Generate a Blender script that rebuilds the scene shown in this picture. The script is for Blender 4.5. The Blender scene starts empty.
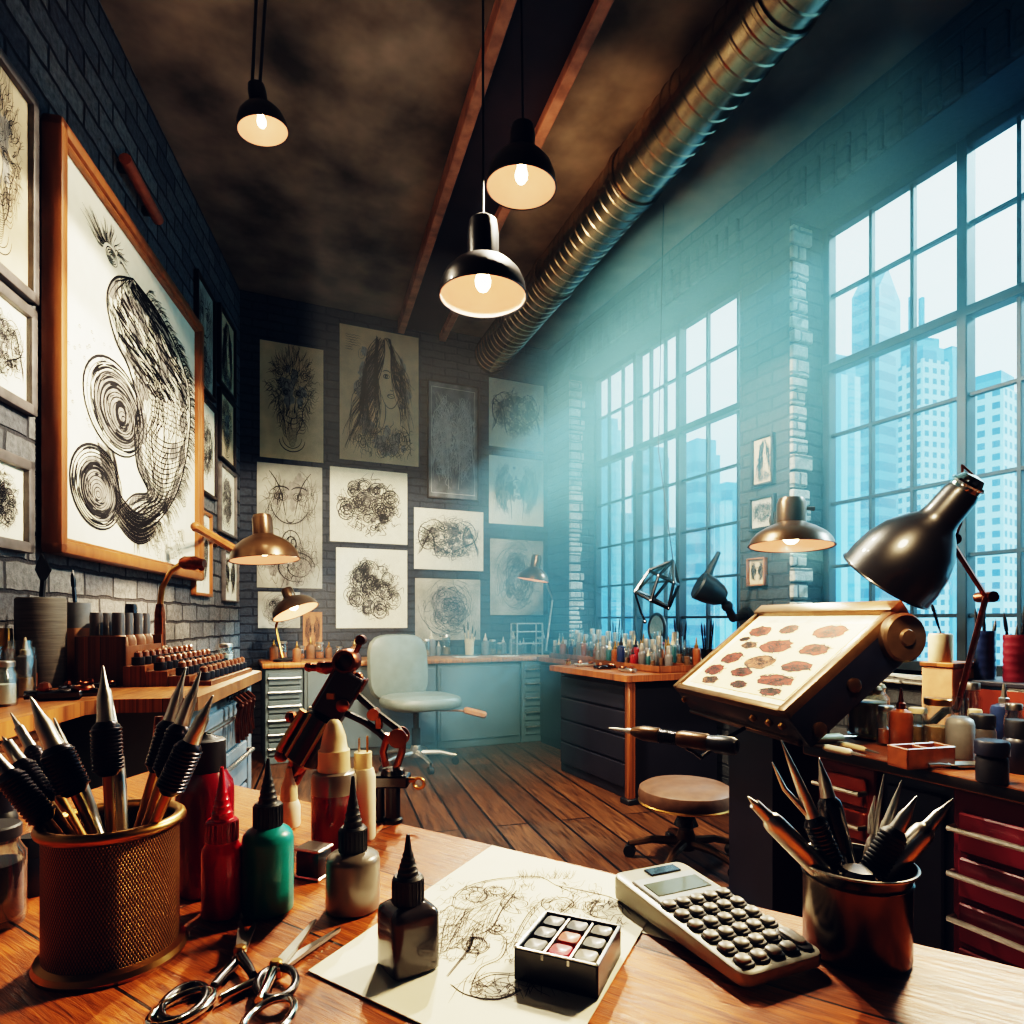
import bpy, bmesh, math, random
from mathutils import Vector, Matrix
PI = math.pi
SC = bpy.context.scene
COL = SC.collection
rnd = random.Random(7)
# ---------------------------------------------------------------- camera geometry
F, HOR, EYE = 638.0, 620.0, 1.0          # focal length and horizon row for a 1024 px frame, eye height
def P(px, py, d): return Vector(((px-512)/F*d, d, EYE+(HOR-py)/F*d))
def onZ(px, py, z):
    d = (EYE-z)*F/(py-HOR); return Vector(((px-512)/F*d, d, z))
ANG = math.atan2(.416, .909)
V = Vector((math.cos(ANG), math.sin(ANG), 0)); U = Vector((-math.sin(ANG), math.cos(ANG), 0))
BR = Vector((.33, 5.92, 0)); BL = Vector((-2.06, 4.83, 0))
LY = Vector((-.1724, .985, 0)).normalized(); LX = Vector((LY.y, -LY.x, 0))
L0 = Vector((-1.215, 0, 0))
LANG = math.atan2(-LY.x, LY.y)
CEIL = 3.5
def ray_plane(px, py, o, n):
    r = Vector(((px-512)/F, 1, (HOR-py)/F)); c = Vector((0, 0, EYE))
    t = (o-c).dot(n)/r.dot(n); return c+r*t
def onB(px, py, off=0): return ray_plane(px, py, BR-U*off, U)
def onR(px, py, off=0): return ray_plane(px, py, BR-V*off, V)
def onL(px, py, off=0): return ray_plane(px, py, L0+LX*off, LX)
def room(x, y, z=0): return BR+V*x+U*y+Vector((0, 0, z))
def left(x, y, z=0): return L0+LX*x+LY*y+Vector((0, 0, z))
def toroom(p): q = p-BR; return q.dot(V), q.dot(U)
def toleft(p): q = p-L0; return q.dot(LX), q.dot(LY)
# ---------------------------------------------------------------- materials
def lin(c):
    c = c/255.0
    return c/12.92 if c <= .04045 else ((c+.055)/1.055)**2.4
def rgb(r, g, b, a=1): return (lin(r), lin(g), lin(b), a)
MATS = {}
def newmat(name):
    m = bpy.data.materials.new(name); m.use_nodes = True
    nt = m.node_tree; nt.nodes.clear()
    out = nt.nodes.new('ShaderNodeOutputMaterial')
    return m, nt, out
def N(nt, t, **kw):
    n = nt.nodes.new(t)
    for k, v in kw.items():
        if k in n.inputs.keys(): n.inputs[k].default_value = v
        else: setattr(n, k, v)
    return n
def mat(name, c, rough=.5, metal=0, var=.25, scale=30, bump=.0, emit=0, ecol=None, coat=0, stretch=(1, 1, 1), spec=.5, trans=0, ior=1.45, alpha=1, sheen=0):
    if name in MATS: return MATS[name]
    m, nt, out = newmat(name)
    b = N(nt, 'ShaderNodeBsdfPrincipled'); nt.links.new(b.outputs[0], out.inputs[0])
    tc = N(nt, 'ShaderNodeTexCoord'); mp = N(nt, 'ShaderNodeMapping'); mp.inputs['Scale'].default_value = stretch
    nt.links.new(tc.outputs['Object'], mp.inputs[0])
    nz = N(nt, 'ShaderNodeTexNoise'); nz.inputs['Scale'].default_value = scale; nz.inputs['Detail'].default_value = 4
    nt.links.new(mp.outputs[0], nz.inputs['Vector'])
    cr = N(nt, 'ShaderNodeValToRGB')
    d = tuple(x*(1-var) for x in c[:3])+(1,); l = tuple(min(1, x*(1+var*.6)) for x in c[:3])+(1,)
    cr.color_ramp.elements[0].color = d; cr.color_ramp.elements[1].color = l
    cr.color_ramp.elements[0].position = .3; cr.color_ramp.elements[1].position = .7
    nt.links.new(nz.outputs[0], cr.inputs[0]); nt.links.new(cr.outputs[0], b.inputs['Base Color'])
    b.inputs['Roughness'].default_value = rough; b.inputs['Metallic'].default_value = metal
    b.inputs['Coat Weight'].default_value = coat; b.inputs['Specular IOR Level'].default_value = spec
    b.inputs['Transmission Weight'].default_value = trans; b.inputs['IOR'].default_value = ior; b.inputs['Alpha'].default_value = alpha
    if emit:
        b.inputs['Emission Color'].default_value = ecol or c; b.inputs['Emission Strength'].default_value = emit
    if bump:
        bp = N(nt, 'ShaderNodeBump'); bp.inputs['Strength'].default_value = bump; bp.inputs['Distance'].default_value = .003
        nt.links.new(nz.outputs[0], bp.inputs['Height']); nt.links.new(bp.outputs[0], b.inputs['Normal'])
    MATS[name] = m; return m
def math_(nt, op, a, b=None):
    n = N(nt, 'ShaderNodeMath', operation=op)
    for i, x in enumerate((a, b)):
        if x is None: continue
        if isinstance(x, (int, float)): n.inputs[i].default_value = x
        else: nt.links.new(x, n.inputs[i])
    return n.outputs[0]
def mixc(nt, fac, a, b, mode='MIX'):
    n = N(nt, 'ShaderNodeMix', data_type='RGBA', blend_type=mode)
    for i, x in ((0, fac), (6, a), (7, b)):
        if isinstance(x, (int, float)): n.inputs[i].default_value = x
        elif isinstance(x, tuple): n.inputs[i].default_value = x
        else: nt.links.new(x, n.inputs[i])
    return n.outputs[2]
def brick_mat(name, c1, c2, mortar, bw=.23, bh=.075, bump=.8, rough=.75, noise=.6):
    m, nt, out = newmat(name)
    b = N(nt, 'ShaderNodeBsdfPrincipled'); nt.links.new(b.outputs[0], out.inputs[0])
    tc = N(nt, 'ShaderNodeTexCoord'); sp = N(nt, 'ShaderNodeSeparateXYZ'); nt.links.new(tc.outputs['Object'], sp.inputs[0])
    cb = N(nt, 'ShaderNodeCombineXYZ'); nt.links.new(math_(nt, 'ADD', sp.outputs[0], sp.outputs[1]), cb.inputs[0]); nt.links.new(sp.outputs[2], cb.inputs[1])
    dn = N(nt, 'ShaderNodeTexNoise'); dn.inputs['Scale'].default_value = 9; nt.links.new(tc.outputs['Object'], dn.inputs['Vector'])
    va = N(nt, 'ShaderNodeVectorMath', operation='SCALE'); va.inputs['Scale'].default_value = .022; nt.links.new(dn.outputs['Color'], va.inputs[0])
    vb = N(nt, 'ShaderNodeVectorMath', operation='ADD'); nt.links.new(cb.outputs[0], vb.inputs[0]); nt.links.new(va.outputs[0], vb.inputs[1])
    br = N(nt, 'ShaderNodeTexBrick'); br.inputs['Scale'].default_value = 1
    br.inputs['Brick Width'].default_value = bw; br.inputs['Row Height'].default_value = bh
    br.inputs['Mortar Size'].default_value = .009; br.inputs['Mortar Smooth'].default_value = .5
    br.inputs['Color1'].default_value = c1; br.inputs['Color2'].default_value = c2; br.inputs['Mortar'].default_value = mortar
    nt.links.new(vb.outputs[0], br.inputs['Vector'])
    nz = N(nt, 'ShaderNodeTexNoise'); nz.inputs['Scale'].default_value = 38; nz.inputs['Detail'].default_value = 6; nz.inputs['Roughness'].default_value = .65
    nt.links.new(tc.outputs['Object'], nz.inputs['Vector'])
    cr = N(nt, 'ShaderNodeValToRGB'); cr.color_ramp.elements[0].position = .3; cr.color_ramp.elements[1].position = .72
    cr.color_ramp.elements[0].color = (.45, .45, .45, 1); cr.color_ramp.elements[1].color = (1.6, 1.6, 1.6, 1)
    nt.links.new(nz.outputs[0], cr.inputs[0])
    nt.links.new(mixc(nt, noise, br.outputs['Color'], cr.outputs[0], 'MULTIPLY'), b.inputs['Base Color'])
    b.inputs['Roughness'].default_value = rough
    h = math_(nt, 'ADD', math_(nt, 'MULTIPLY', br.outputs['Fac'], -1.0), math_(nt, 'MULTIPLY', nz.outputs[0], .9))
    bp = N(nt, 'ShaderNodeBump'); bp.inputs['Strength'].default_value = bump; bp.inputs['Distance'].default_value = .012
    nt.links.new(h, bp.inputs['Height']); nt.links.new(bp.outputs[0], b.inputs['Normal'])
    return m
def wood_mat(name, c1, c2, plank=.12, length=1.6, rough=.4, gap=(.01, .006, .004, 1), swap=False, gscale=9, coat=.0, bump=.35, gapw=.004):
    """boards running along local Y (X when swap): brick pattern for the boards, stretched noise and waves for the grain"""
    m, nt, out = newmat(name)
    b = N(nt, 'ShaderNodeBsdfPrincipled'); nt.links.new(b.outputs[0], out.inputs[0])
    tc = N(nt, 'ShaderNodeTexCoord'); sp = N(nt, 'ShaderNodeSeparateXYZ'); nt.links.new(tc.outputs['Object'], sp.inputs[0])
    ia, ib = (0, 1) if swap else (1, 0)
    cb = N(nt, 'ShaderNodeCombineXYZ'); nt.links.new(sp.outputs[ia], cb.inputs[0]); nt.links.new(sp.outputs[ib], cb.inputs[1])
    br = N(nt, 'ShaderNodeTexBrick'); br.inputs['Scale'].default_value = 1
    br.inputs['Brick Width'].default_value = length; br.inputs['Row Height'].default_value = plank
    br.inputs['Mortar Size'].default_value = gapw; br.inputs['Mortar Smooth'].default_value = .2
    br.inputs['Color1'].default_value = (0, 0, 0, 1); br.inputs['Color2'].default_value = (1, 1, 1, 1); br.inputs['Mortar'].default_value = (0, 0, 0, 1)
    nt.links.new(cb.outputs[0], br.inputs['Vector'])
    ofs = N(nt, 'ShaderNodeVectorMath', operation='SCALE'); ofs.inputs['Scale'].default_value = 5; nt.links.new(br.outputs['Color'], ofs.inputs[0])
    mp = N(nt, 'ShaderNodeMapping'); mp.inputs['Scale'].default_value = (1, 11, 1); nt.links.new(cb.outputs[0], mp.inputs[0])
    ad = N(nt, 'ShaderNodeVectorMath', operation='ADD'); nt.links.new(mp.outputs[0], ad.inputs[0]); nt.links.new(ofs.outputs[0], ad.inputs[1])
    nz = N(nt, 'ShaderNodeTexNoise'); nz.inputs['Scale'].default_value = gscale; nz.inputs['Detail'].default_value = 7; nz.inputs['Roughness'].default_value = .62; nz.inputs['Distortion'].default_value = .8
    nt.links.new(ad.outputs[0], nz.inputs['Vector'])
    cr = N(nt, 'ShaderNodeValToRGB'); cr.color_ramp.elements[0].position = .32; cr.color_ramp.elements[1].position = .68
    cr.color_ramp.elements[0].color = c1; cr.color_ramp.elements[1].color = c2
    nt.links.new(nz.outputs[0], cr.inputs[0])
    hs = N(nt, 'ShaderNodeHueSaturation'); nt.links.new(cr.outputs[0], hs.inputs['Color'])
    sv = N(nt, 'ShaderNodeSeparateColor'); nt.links.new(br.outputs['Color'], sv.inputs[0])
    nt.links.new(math_(nt, 'ADD', math_(nt, 'MULTIPLY', sv.outputs[0], .7), .65), hs.inputs['Value'])
    nt.links.new(mixc(nt, br.outputs['Fac'], hs.outputs[0], gap), b.inputs['Base Color'])
    b.inputs['Roughness'].default_value = rough; b.inputs['Coat Weight'].default_value = coat
    h = math_(nt, 'ADD', math_(nt, 'MULTIPLY', br.outputs['Fac'], -1.5), math_(nt, 'MULTIPLY', nz.outputs[0], .6))
    bp = N(nt, 'ShaderNodeBump'); bp.inputs['Strength'].default_value = bump; bp.inputs['Distance'].default_value = .004
    nt.links.new(h, bp.inputs['Height']); nt.links.new(bp.outputs[0], b.inputs['Normal'])
    return m
def glass_mat(name, tint=(1, 1, 1, 1), refl=.12):
    m, nt, out = newmat(name)
    t = N(nt, 'ShaderNodeBsdfTransparent'); t.inputs[0].default_value = tint
    g = N(nt, 'ShaderNodeBsdfGlossy'); g.inputs['Roughness'].default_value = .06
    lw = N(nt, 'ShaderNodeLayerWeight'); lw.inputs['Blend'].default_value = .35
    nz = N(nt, 'ShaderNodeTexNoise'); nz.inputs['Scale'].default_value = 12
    f = math_(nt, 'ADD', math_(nt, 'MULTIPLY', lw.outputs['Facing'], .55), math_(nt, 'MULTIPLY', nz.outputs[0], refl))
    mx = N(nt, 'ShaderNodeMixShader'); nt.links.new(f, mx.inputs[0]); nt.links.new(t.outputs[0], mx.inputs[1]); nt.links.new(g.outputs[0], mx.inputs[2])
    nt.links.new(mx.outputs[0], out.inputs[0]); MATS[name] = m; return m
# ---------------------------------------------------------------- mesh builder
def frame_from(d):
    d = d.normalized(); up = Vector((0, 0, 1)) if abs(d.z) < .95 else Vector((1, 0, 0))
    x = up.cross(d).normalized(); return x, d.cross(x), d
class MB:
    def __init__(s): s.bm = bmesh.new()
    def _add(s, vs, fs, M=None):
        v = [s.bm.verts.new(M @ Vector(p) if M else p) for p in vs]
        for f in fs:
            try: s.bm.faces.new([v[i] for i in f])
            except ValueError: pass
        return s
    def box(s, c, d, bev=0, M=None, seg=1):
        t = bmesh.new(); bmesh.ops.create_cube(t, size=1)
        for v in t.verts: v.co = Vector((v.co.x*d[0], v.co.y*d[1], v.co.z*d[2]))
        if bev: bmesh.ops.bevel(t, geom=t.edges[:], offset=min(bev, min(d)*.49), segments=seg, affect='EDGES', profile=.5)
        c = Vector(c); t.verts.index_update()
        s._add([v.co+c for v in t.verts], [[v.index for v in f.verts] for f in t.faces], M); t.free(); return s
    def span(s, a, b, bev=0, M=None, seg=1):
        return s.box([(a[i]+b[i])/2 for i in range(3)], [abs(b[i]-a[i]) for i in range(3)], bev, M, seg)
    def lathe(s, prof, n=24, M=None, o=(0, 0, 0), sx=1, sy=1, power=2):
        """spin (r, z) points about z at o; power>2 makes the section squarer"""
        vs, fs, rings = [], [], []
        for r, z in prof:
            if r < 1e-6: rings.append([len(vs)]); vs.append((o[0], o[1], o[2]+z)); continue
            ring = []
            for k in range(n):
                a = 2*PI*k/n; ca, sa = math.cos(a), math.sin(a)
                q = 1 if power == 2 else (abs(ca)**power+abs(sa)**power)**(-1/power)
                ring.append(len(vs)); vs.append((o[0]+r*ca*q*sx, o[1]+r*sa*q*sy, o[2]+z))
            rings.append(ring)
        for a, b in zip(rings, rings[1:]):
            if len(a) == 1 and len(b) == 1: continue
            for k in range(n):
                j = (k+1) % n
                if len(a) == 1: fs.append((a[0], b[j], b[k]))
                elif len(b) == 1: fs.append((a[k], a[j], b[0]))
                else: fs.append((a[k], a[j], b[j], b[k]))
        if len(rings[0]) > 1: fs.append(rings[0][::-1])
        if len(rings[-1]) > 1: fs.append(rings[-1])
        return s._add(vs, fs, M)
    def shell(s, prof, n=24, M=None, o=(0, 0, 0)):
        """like lathe, open at both ends unless the profile closes on itself"""
        vs, fs, rings = [], [], []
        for r, z in prof:
            ring = []
            for k in range(n):
                a = 2*PI*k/n; ring.append(len(vs)); vs.append((o[0]+r*math.cos(a), o[1]+r*math.sin(a), o[2]+z))
            rings.append(ring)
        for a, b in zip(rings, rings[1:]):
            for k in range(n):
                j = (k+1) % n; fs.append((a[k], a[j], b[j], b[k]))
        return s._add(vs, fs, M)
    def tube(s, pts, r, n=8, M=None, cap=True, closed=False):
        pts = [Vector(p) for p in pts]; m = len(pts)
        rs = r if isinstance(r, (list, tuple)) else [r]*m
        vs, fs = [], []; x = None
        for i, p in enumerate(pts):
            if closed: d = pts[(i+1) % m]-pts[i-1]
            else: d = pts[min(i+1, m-1)]-pts[max(i-1, 0)]
            if d.length < 1e-9: d = Vector((0, 0, 1))
            d.normalize()
            if x is None: x = frame_from(d)[0]
            else:
                x = x-d*x.dot(d)
                x = x.normalized() if x.length > 1e-6 else frame_from(d)[0]
            y = d.cross(x)
            for k in range(n):
                a = 2*PI*k/n; vs.append(p+(x*math.cos(a)+y*math.sin(a))*rs[i])
        for i in range(m if closed else m-1):
            for k in range(n):
                j = (k+1) % n; i2 = (i+1) % m
                fs.append((i*n+k, i*n+j, i2*n+j, i2*n+k))
        if cap and not closed: fs.append(list(range(n))[::-1]); fs.append([(m-1)*n+k for k in range(n)])
        return s._add(vs, fs, M)
    def cyl(s, a, b, r, r2=None, n=16, M=None):
        return s.tube([a, b], [r, r if r2 is None else r2], n, M)
    def axis_lathe(s, a, b, prof, n=20, sx=1, sy=1):
        """lathe whose z axis runs from a towards b (z in metres from a)"""
        a, b = Vector(a), Vector(b); x, y, z = frame_from(b-a)
        M = Matrix((x, y, z)).transposed().to_4x4(); M.translation = a
        return s.lathe(prof, n, M, sx=sx, sy=sy)
    def prism(s, poly, z0, z1, M=None):
        n = len(poly); vs = [(p[0], p[1], z0) for p in poly]+[(p[0], p[1], z1) for p in poly]
        fs = [list(range(n))[::-1], list(range(n, 2*n))]+[(i, (i+1) % n, n+(i+1) % n, n+i) for i in range(n)]
        return s._add(vs, fs, M)
    def ball(s, c, r, n=12, sc=(1, 1, 1), M=None):
        k = max(4, n//2); prof = [(r*math.sin(PI*i/k), -r*math.cos(PI*i/k)) for i in range(k+1)]
        M2 = Matrix.Translation(Vector(c)) @ Matrix.Diagonal(Vector((sc[0], sc[1], sc[2], 1)))
        return s.lathe(prof, n, M @ M2 if M else M2)
    def torus(s, c, R, r, n=24, m=8, M=None, sx=1, sy=1):
        pts = [Vector((c[0]+R*sx*math.cos(2*PI*i/n), c[1]+R*sy*math.sin(2*PI*i/n), c[2])) for i in range(n)]
        return s.tube(pts, r, m, M, closed=True)
    def ribbons(s, strokes, y, w, h, M=None):
        """flat ink strokes on the XZ plane at depth y: strokes of ([(u, v)...], width), u in -.5...5 of w, v of h; width in metres"""
        for pts, wd in strokes:
            m = len(pts)
            if m < 2: continue
            q = [Vector((p[0]*w, p[1]*h)) for p in pts]; vs, fs = [], []
            for i in range(m):
                d = q[min(i+1, m-1)]-q[max(i-1, 0)]
                if d.length < 1e-9: d = Vector((1, 0))
                d.normalize(); nrm = Vector((-d.y, d.x))
                t = i/(m-1); ww = wd*(.35+.65*math.sin(PI*min(1, max(0, t*.9+.08))))*.5
                a, b = q[i]+nrm*ww, q[i]-nrm*ww
                vs += [(a.x, y, a.y), (b.x, y, b.y)]
            fs = [(2*i, 2*i+1, 2*i+3, 2*i+2) for i in range(m-1)]
            s._add(vs, fs, M)
        return s
    def build(s, name, m, parent=None, smooth=40, loc=None, rotz=0):
        bmesh.ops.recalc_face_normals(s.bm, faces=s.bm.faces[:])
        me = bpy.data.meshes.new(name); s.bm.to_mesh(me); s.bm.free()
        if smooth:
            me.polygons.foreach_set('use_smooth', [True]*len(me.polygons)); me.set_sharp_from_angle(angle=math.radians(smooth))
        me.materials.append(m)
        o = bpy.data.objects.new(name, me); COL.objects.link(o)
        if parent: o.parent = parent
        if loc is not None: o.location = loc; o.rotation_euler = (0, 0, rotz)
        return o
def thing(name, label, cat, loc=(0, 0, 0), rot=0, group=None, kind=None):
    o = bpy.data.objects.new(name, None); COL.objects.link(o); o.empty_display_size = .05
    o.location = loc
    o.rotation_euler = (0, 0, rot) if isinstance(rot, (int, float)) else rot
    o['label'] = label; o['category'] = cat
    if group: o['group'] = group
    if kind: o['kind'] = kind
    return o
def tag(o, label, cat, group=None, kind=None):
    o['label'] = label; o['category'] = cat
    if group: o['group'] = group
    if kind: o['kind'] = kind
    return o
def structure(o): o['kind'] = 'structure'; return o
KIDS = {}
def dup(root, loc, rot=0, label=None, group=None, scale=None):
    def cp(o, parent):
        c = o.copy(); COL.objects.link(c); c.parent = parent
        for k in list(o.children): cp(k, c)
        return c
    r = cp(root, None); r.location = loc
    r.rotation_euler = (0, 0, rot) if isinstance(rot, (int, float)) else rot
    if label: r['label'] = label
    if group: r['group'] = group
    if scale: r.scale = (scale,)*3 if isinstance(scale, (int, float)) else scale
    return r
# ---------------------------------------------------------------- shared materials
M_ = {}
M_['wallL'] = brick_mat('painted_brick_grey', rgb(112, 112, 112), rgb(74, 76, 82), rgb(34, 34, 40), bw=.25, bh=.1, bump=1.0, noise=.85)
M_['wallB'] = brick_mat('painted_brick_slate', rgb(52, 58, 68), rgb(42, 48, 60), rgb(30, 35, 45), bw=.22, bh=.065, bump=.5)
M_['wallR'] = brick_mat('painted_brick_teal', rgb(58, 60, 62), rgb(46, 50, 54), rgb(34, 38, 42), bw=.22, bh=.07, bump=.6)
M_['quoin'] = brick_mat('lit_pale_brick', rgb(190, 190, 180), rgb(150, 150, 145), rgb(90, 90, 88), bump=1)  # paler than the wall: window light on the jambs put into the colour
M_['plaster'] = mat('ceiling_plaster', rgb(116, 104, 92), .9, var=.7, scale=2.6, bump=.3)
M_['floor'] = wood_mat('floor_boards', rgb(36, 22, 15), rgb(98, 66, 44), plank=.17, length=2.6, rough=.36, gscale=5, gapw=.007, gap=(.003, .002, .003, 1))
M_['desk'] = wood_mat('desk_oak', rgb(86, 40, 14), rgb(186, 104, 46), plank=.115, length=3, rough=.36, swap=True, gscale=22, bump=.6, gapw=.0012)
M_['bench'] = wood_mat('bench_pine', rgb(100, 56, 28), rgb(178, 114, 64), plank=.2, length=3, rough=.4, gscale=10, gapw=.001)
M_['benchdark'] = wood_mat('bench_walnut', rgb(78, 44, 26), rgb(140, 84, 48), plank=.25, length=3, rough=.38, gscale=10, gapw=.001)
M_['beam'] = mat('painted_steel_beam', rgb(40, 26, 30), .55, .2, var=.3, scale=8)
M_['flange'] = mat('rusty_steel_flange', rgb(150, 106, 84), .6, .1, var=.4, scale=14)
M_['duct'] = mat('galvanised_steel', rgb(190, 168, 142), .27, 1, var=.35, scale=6, bump=.15)
M_['black'] = mat('black_enamel', rgb(15, 14, 19), .36, .1, var=.2, scale=12, coat=.3)
M_['blackmat'] = mat('black_plastic', rgb(22, 22, 28), .5, var=.3, scale=40)
M_['navy'] = mat('navy_lacquer', rgb(24, 26, 40), .4, var=.3, scale=6, coat=.2)
M_['brassy'] = mat('bronze_enamel', rgb(88, 66, 48), .3, .7, var=.3, scale=10)
M_['gold'] = mat('antique_brass', rgb(176, 132, 78), .3, 1, var=.25, scale=30)
M_['copper'] = mat('copper_metal', rgb(128, 72, 50), .32, 1, var=.4, scale=40)
M_['steel'] = mat('brushed_steel', rgb(196, 190, 182), .3, 1, var=.15, scale=60)
M_['darksteel'] = mat('gunmetal', rgb(78, 76, 78), .26, 1, var=.3, scale=40)
M_['chrome'] = mat('chrome', rgb(225, 222, 216), .08, 1, var=.05)
M_['inner'] = mat('shade_lining', rgb(140, 96, 70), .6, var=.05, emit=.6, ecol=rgb(255, 164, 120))  # own glow stands in for bulb light on the lining
M_['bulb'] = mat('bulb_glow', rgb(255, 236, 200), .4, emit=22, ecol=rgb(255, 218, 160))
M_['paper'] = mat('drawing_paper', rgb(232, 226, 206), .85, var=.06, scale=18)
M_['papergrey'] = mat('smudged_paper', rgb(176, 172, 160), .85, var=.4, scale=5)
M_['papertan'] = mat('aged_paper', rgb(200, 180, 150), .85, var=.15, scale=9)
M_['paperdark'] = mat('toned_paper', rgb(116, 118, 120), .8, var=.6, scale=9)
M_['ink'] = mat('black_ink', rgb(22, 18, 20), .7, var=.3, scale=60)
M_['wash'] = mat('grey_ink_wash', rgb(150, 144, 136), .8, var=.35, scale=30)
M_['whiteline'] = mat('white_gouache', rgb(206, 208, 206), .8, var=.2)
M_['frame'] = mat('oak_picture_frame', rgb(150, 94, 56), .38, var=.25, scale=22, stretch=(1, 1, .12), bump=.2)
M_['framegrey'] = mat('grey_picture_frame', rgb(104, 98, 96), .45, .2, var=.3, scale=20)
M_['framedark'] = mat('dark_picture_frame', rgb(40, 32, 32), .45, var=.3, scale=20)
M_['cabinet'] = mat('teal_grey_cabinet_paint', rgb(92, 106, 112), .5, var=.15, scale=4)
M_['cabdark'] = mat('dark_cabinet_paint', rgb(34, 34, 44), .5, var=.2, scale=4)
M_['maroon'] = mat('maroon_drawer_paint', rgb(96, 26, 40), .42, var=.2, scale=5)
M_['rust'] = mat('rust_drawer_paint', rgb(120, 52, 34), .45, var=.25, scale=5)
M_['white'] = mat('white_plastic', rgb(222, 214, 196), .4, var=.06)
M_['cream'] = mat('cream_plastic', rgb(206, 186, 150), .45, var=.1)
M_['red'] = mat('red_ink_plastic', rgb(226, 18, 36), .3, var=.15, coat=.3)
M_['teal'] = mat('teal_ink_plastic', rgb(20, 132, 132), .32, var=.2, coat=.3)
M_['smokebottle'] = mat('smoky_bottle_plastic', rgb(92, 88, 88), .28, var=.25, coat=.4, scale=9)
M_['vinylgrey'] = mat('grey_vinyl', rgb(104, 116, 114), .42, var=.12, scale=18)
M_['vinylbrown'] = mat('brown_leather', rgb(92, 68, 54), .4, var=.25, scale=30, bump=.15)
M_['gripmetal'] = mat('gunmetal_grip', rgb(58, 54, 60), .28, .9, var=.2, scale=50)
M_['darkred'] = mat('dark_red_ink', rgb(120, 24, 26), .35, var=.3, coat=.3)
M_['darkteal'] = mat('dark_teal_ink', rgb(40, 76, 80), .35, var=.3, coat=.3)
M_['darkamber'] = mat('dark_amber_ink', rgb(120, 66, 36), .3, var=.3, coat=.4)
M_['glass'] = glass_mat('clear_glass', (.93, .97, .98, 1))
M_['pane'] = glass_mat('window_glass', (.94, .985, 1, 1), .04)
M_['amber'] = mat('amber_liquid', rgb(178, 92, 40), .2, var=.3, coat=.5)
M_['water'] = mat('grey_liquid', rgb(150, 118, 82), .2, var=.3, coat=.4)
M_['brown'] = mat('brown_label', rgb(120, 78, 50), .5, var=.3)
M_['peach'] = mat('peach_card', rgb(206, 150, 112), .6, var=.15)
M_['grit'] = mat('ribbed_grey_card', rgb(96, 90, 82), .7, var=.3, scale=60, stretch=(.2, .2, 3), bump=.4)
M_['gray'] = mat('grey_plastic', rgb(124, 126, 128), .4, var=.15)
M_['muntin'] = mat('window_steel', rgb(36, 46, 54), .5, .3, var=.2, scale=8)
M_['blueink'] = mat('blue_ink', rgb(34, 46, 76), .3, var=.3, coat=.4)
M_['tanclay'] = mat('terracotta', rgb(180, 116, 76), .7, var=.2)
# ================================================================ room shell
def slab(name, m, boxes, origin, rot):
    b = MB()
    for a, c in boxes: b.span(a, c)
    return structure(b.build(name, m, None, 0, origin, rot))
slab('floor', M_['floor'], [((-5.5, -10, -.1), (2.2, .9, 0))], BR, ANG-.145)
slab('ceiling', M_['plaster'], [((-4.2, -9, CEIL), (.5, .35, CEIL+.1))], BR, ANG)
slab('wall_back', M_['wallB'], [((-2.75, 0, 0), (.33, .2, CEIL))], BR, ANG)
slab('wall_left', M_['wallL'], [((-.2, -3.2, 0), (0, 5.1, CEIL))], L0, LANG)
slab('wall_rear', M_['wallB'], [((-2.2, -2.2, 0), (4.8, -2.0, CEIL))], (0, 0, 0), 0)
W2 = (-2.41, -.417); W1 = (-4.75, -2.773); ZS, ZT, TH = .76, 3.14, .32
slab('wall_right', M_['wallR'], [
    ((0, -9, 0), (TH, .2, ZS)), ((0, -9, ZT), (TH, .2, CEIL)),
    ((0, W2[1], ZS), (TH, .2, ZT)), ((0, W1[1], ZS), (TH, W2[0], ZT)), ((0, -9, ZS), (TH, W1[0], ZT))], BR, ANG)
# rough brick quoins on the far jambs and soldier courses over the heads
def quoin(n, y, x0=.0):
    b = MB(); z = ZS
    while z < ZT-.08:
        h = rnd.uniform(.075, .1); dx = rnd.uniform(.10, .15); t = rnd.uniform(.02, .035)
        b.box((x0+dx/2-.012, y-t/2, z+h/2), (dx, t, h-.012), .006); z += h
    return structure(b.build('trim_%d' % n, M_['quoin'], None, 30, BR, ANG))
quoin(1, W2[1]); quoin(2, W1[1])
def soldier(n, y0, y1):
    b = MB(); y = y0
    while y < y1-.05:
        b.box((-.008, y+.04, ZT+.11), (.03, .072, .2), .006); y += .085
    return structure(b.build('trim_%d' % n, M_['wallR'], None, 30, BR, ANG))
soldier(3, W2[0], W2[1]); soldier(4, W1[0], W1[1])
b = MB()
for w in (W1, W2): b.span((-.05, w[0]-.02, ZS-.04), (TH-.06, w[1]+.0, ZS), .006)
structure(b.build('trim_5', M_['quoin'], None, 0, BR, ANG))
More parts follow.
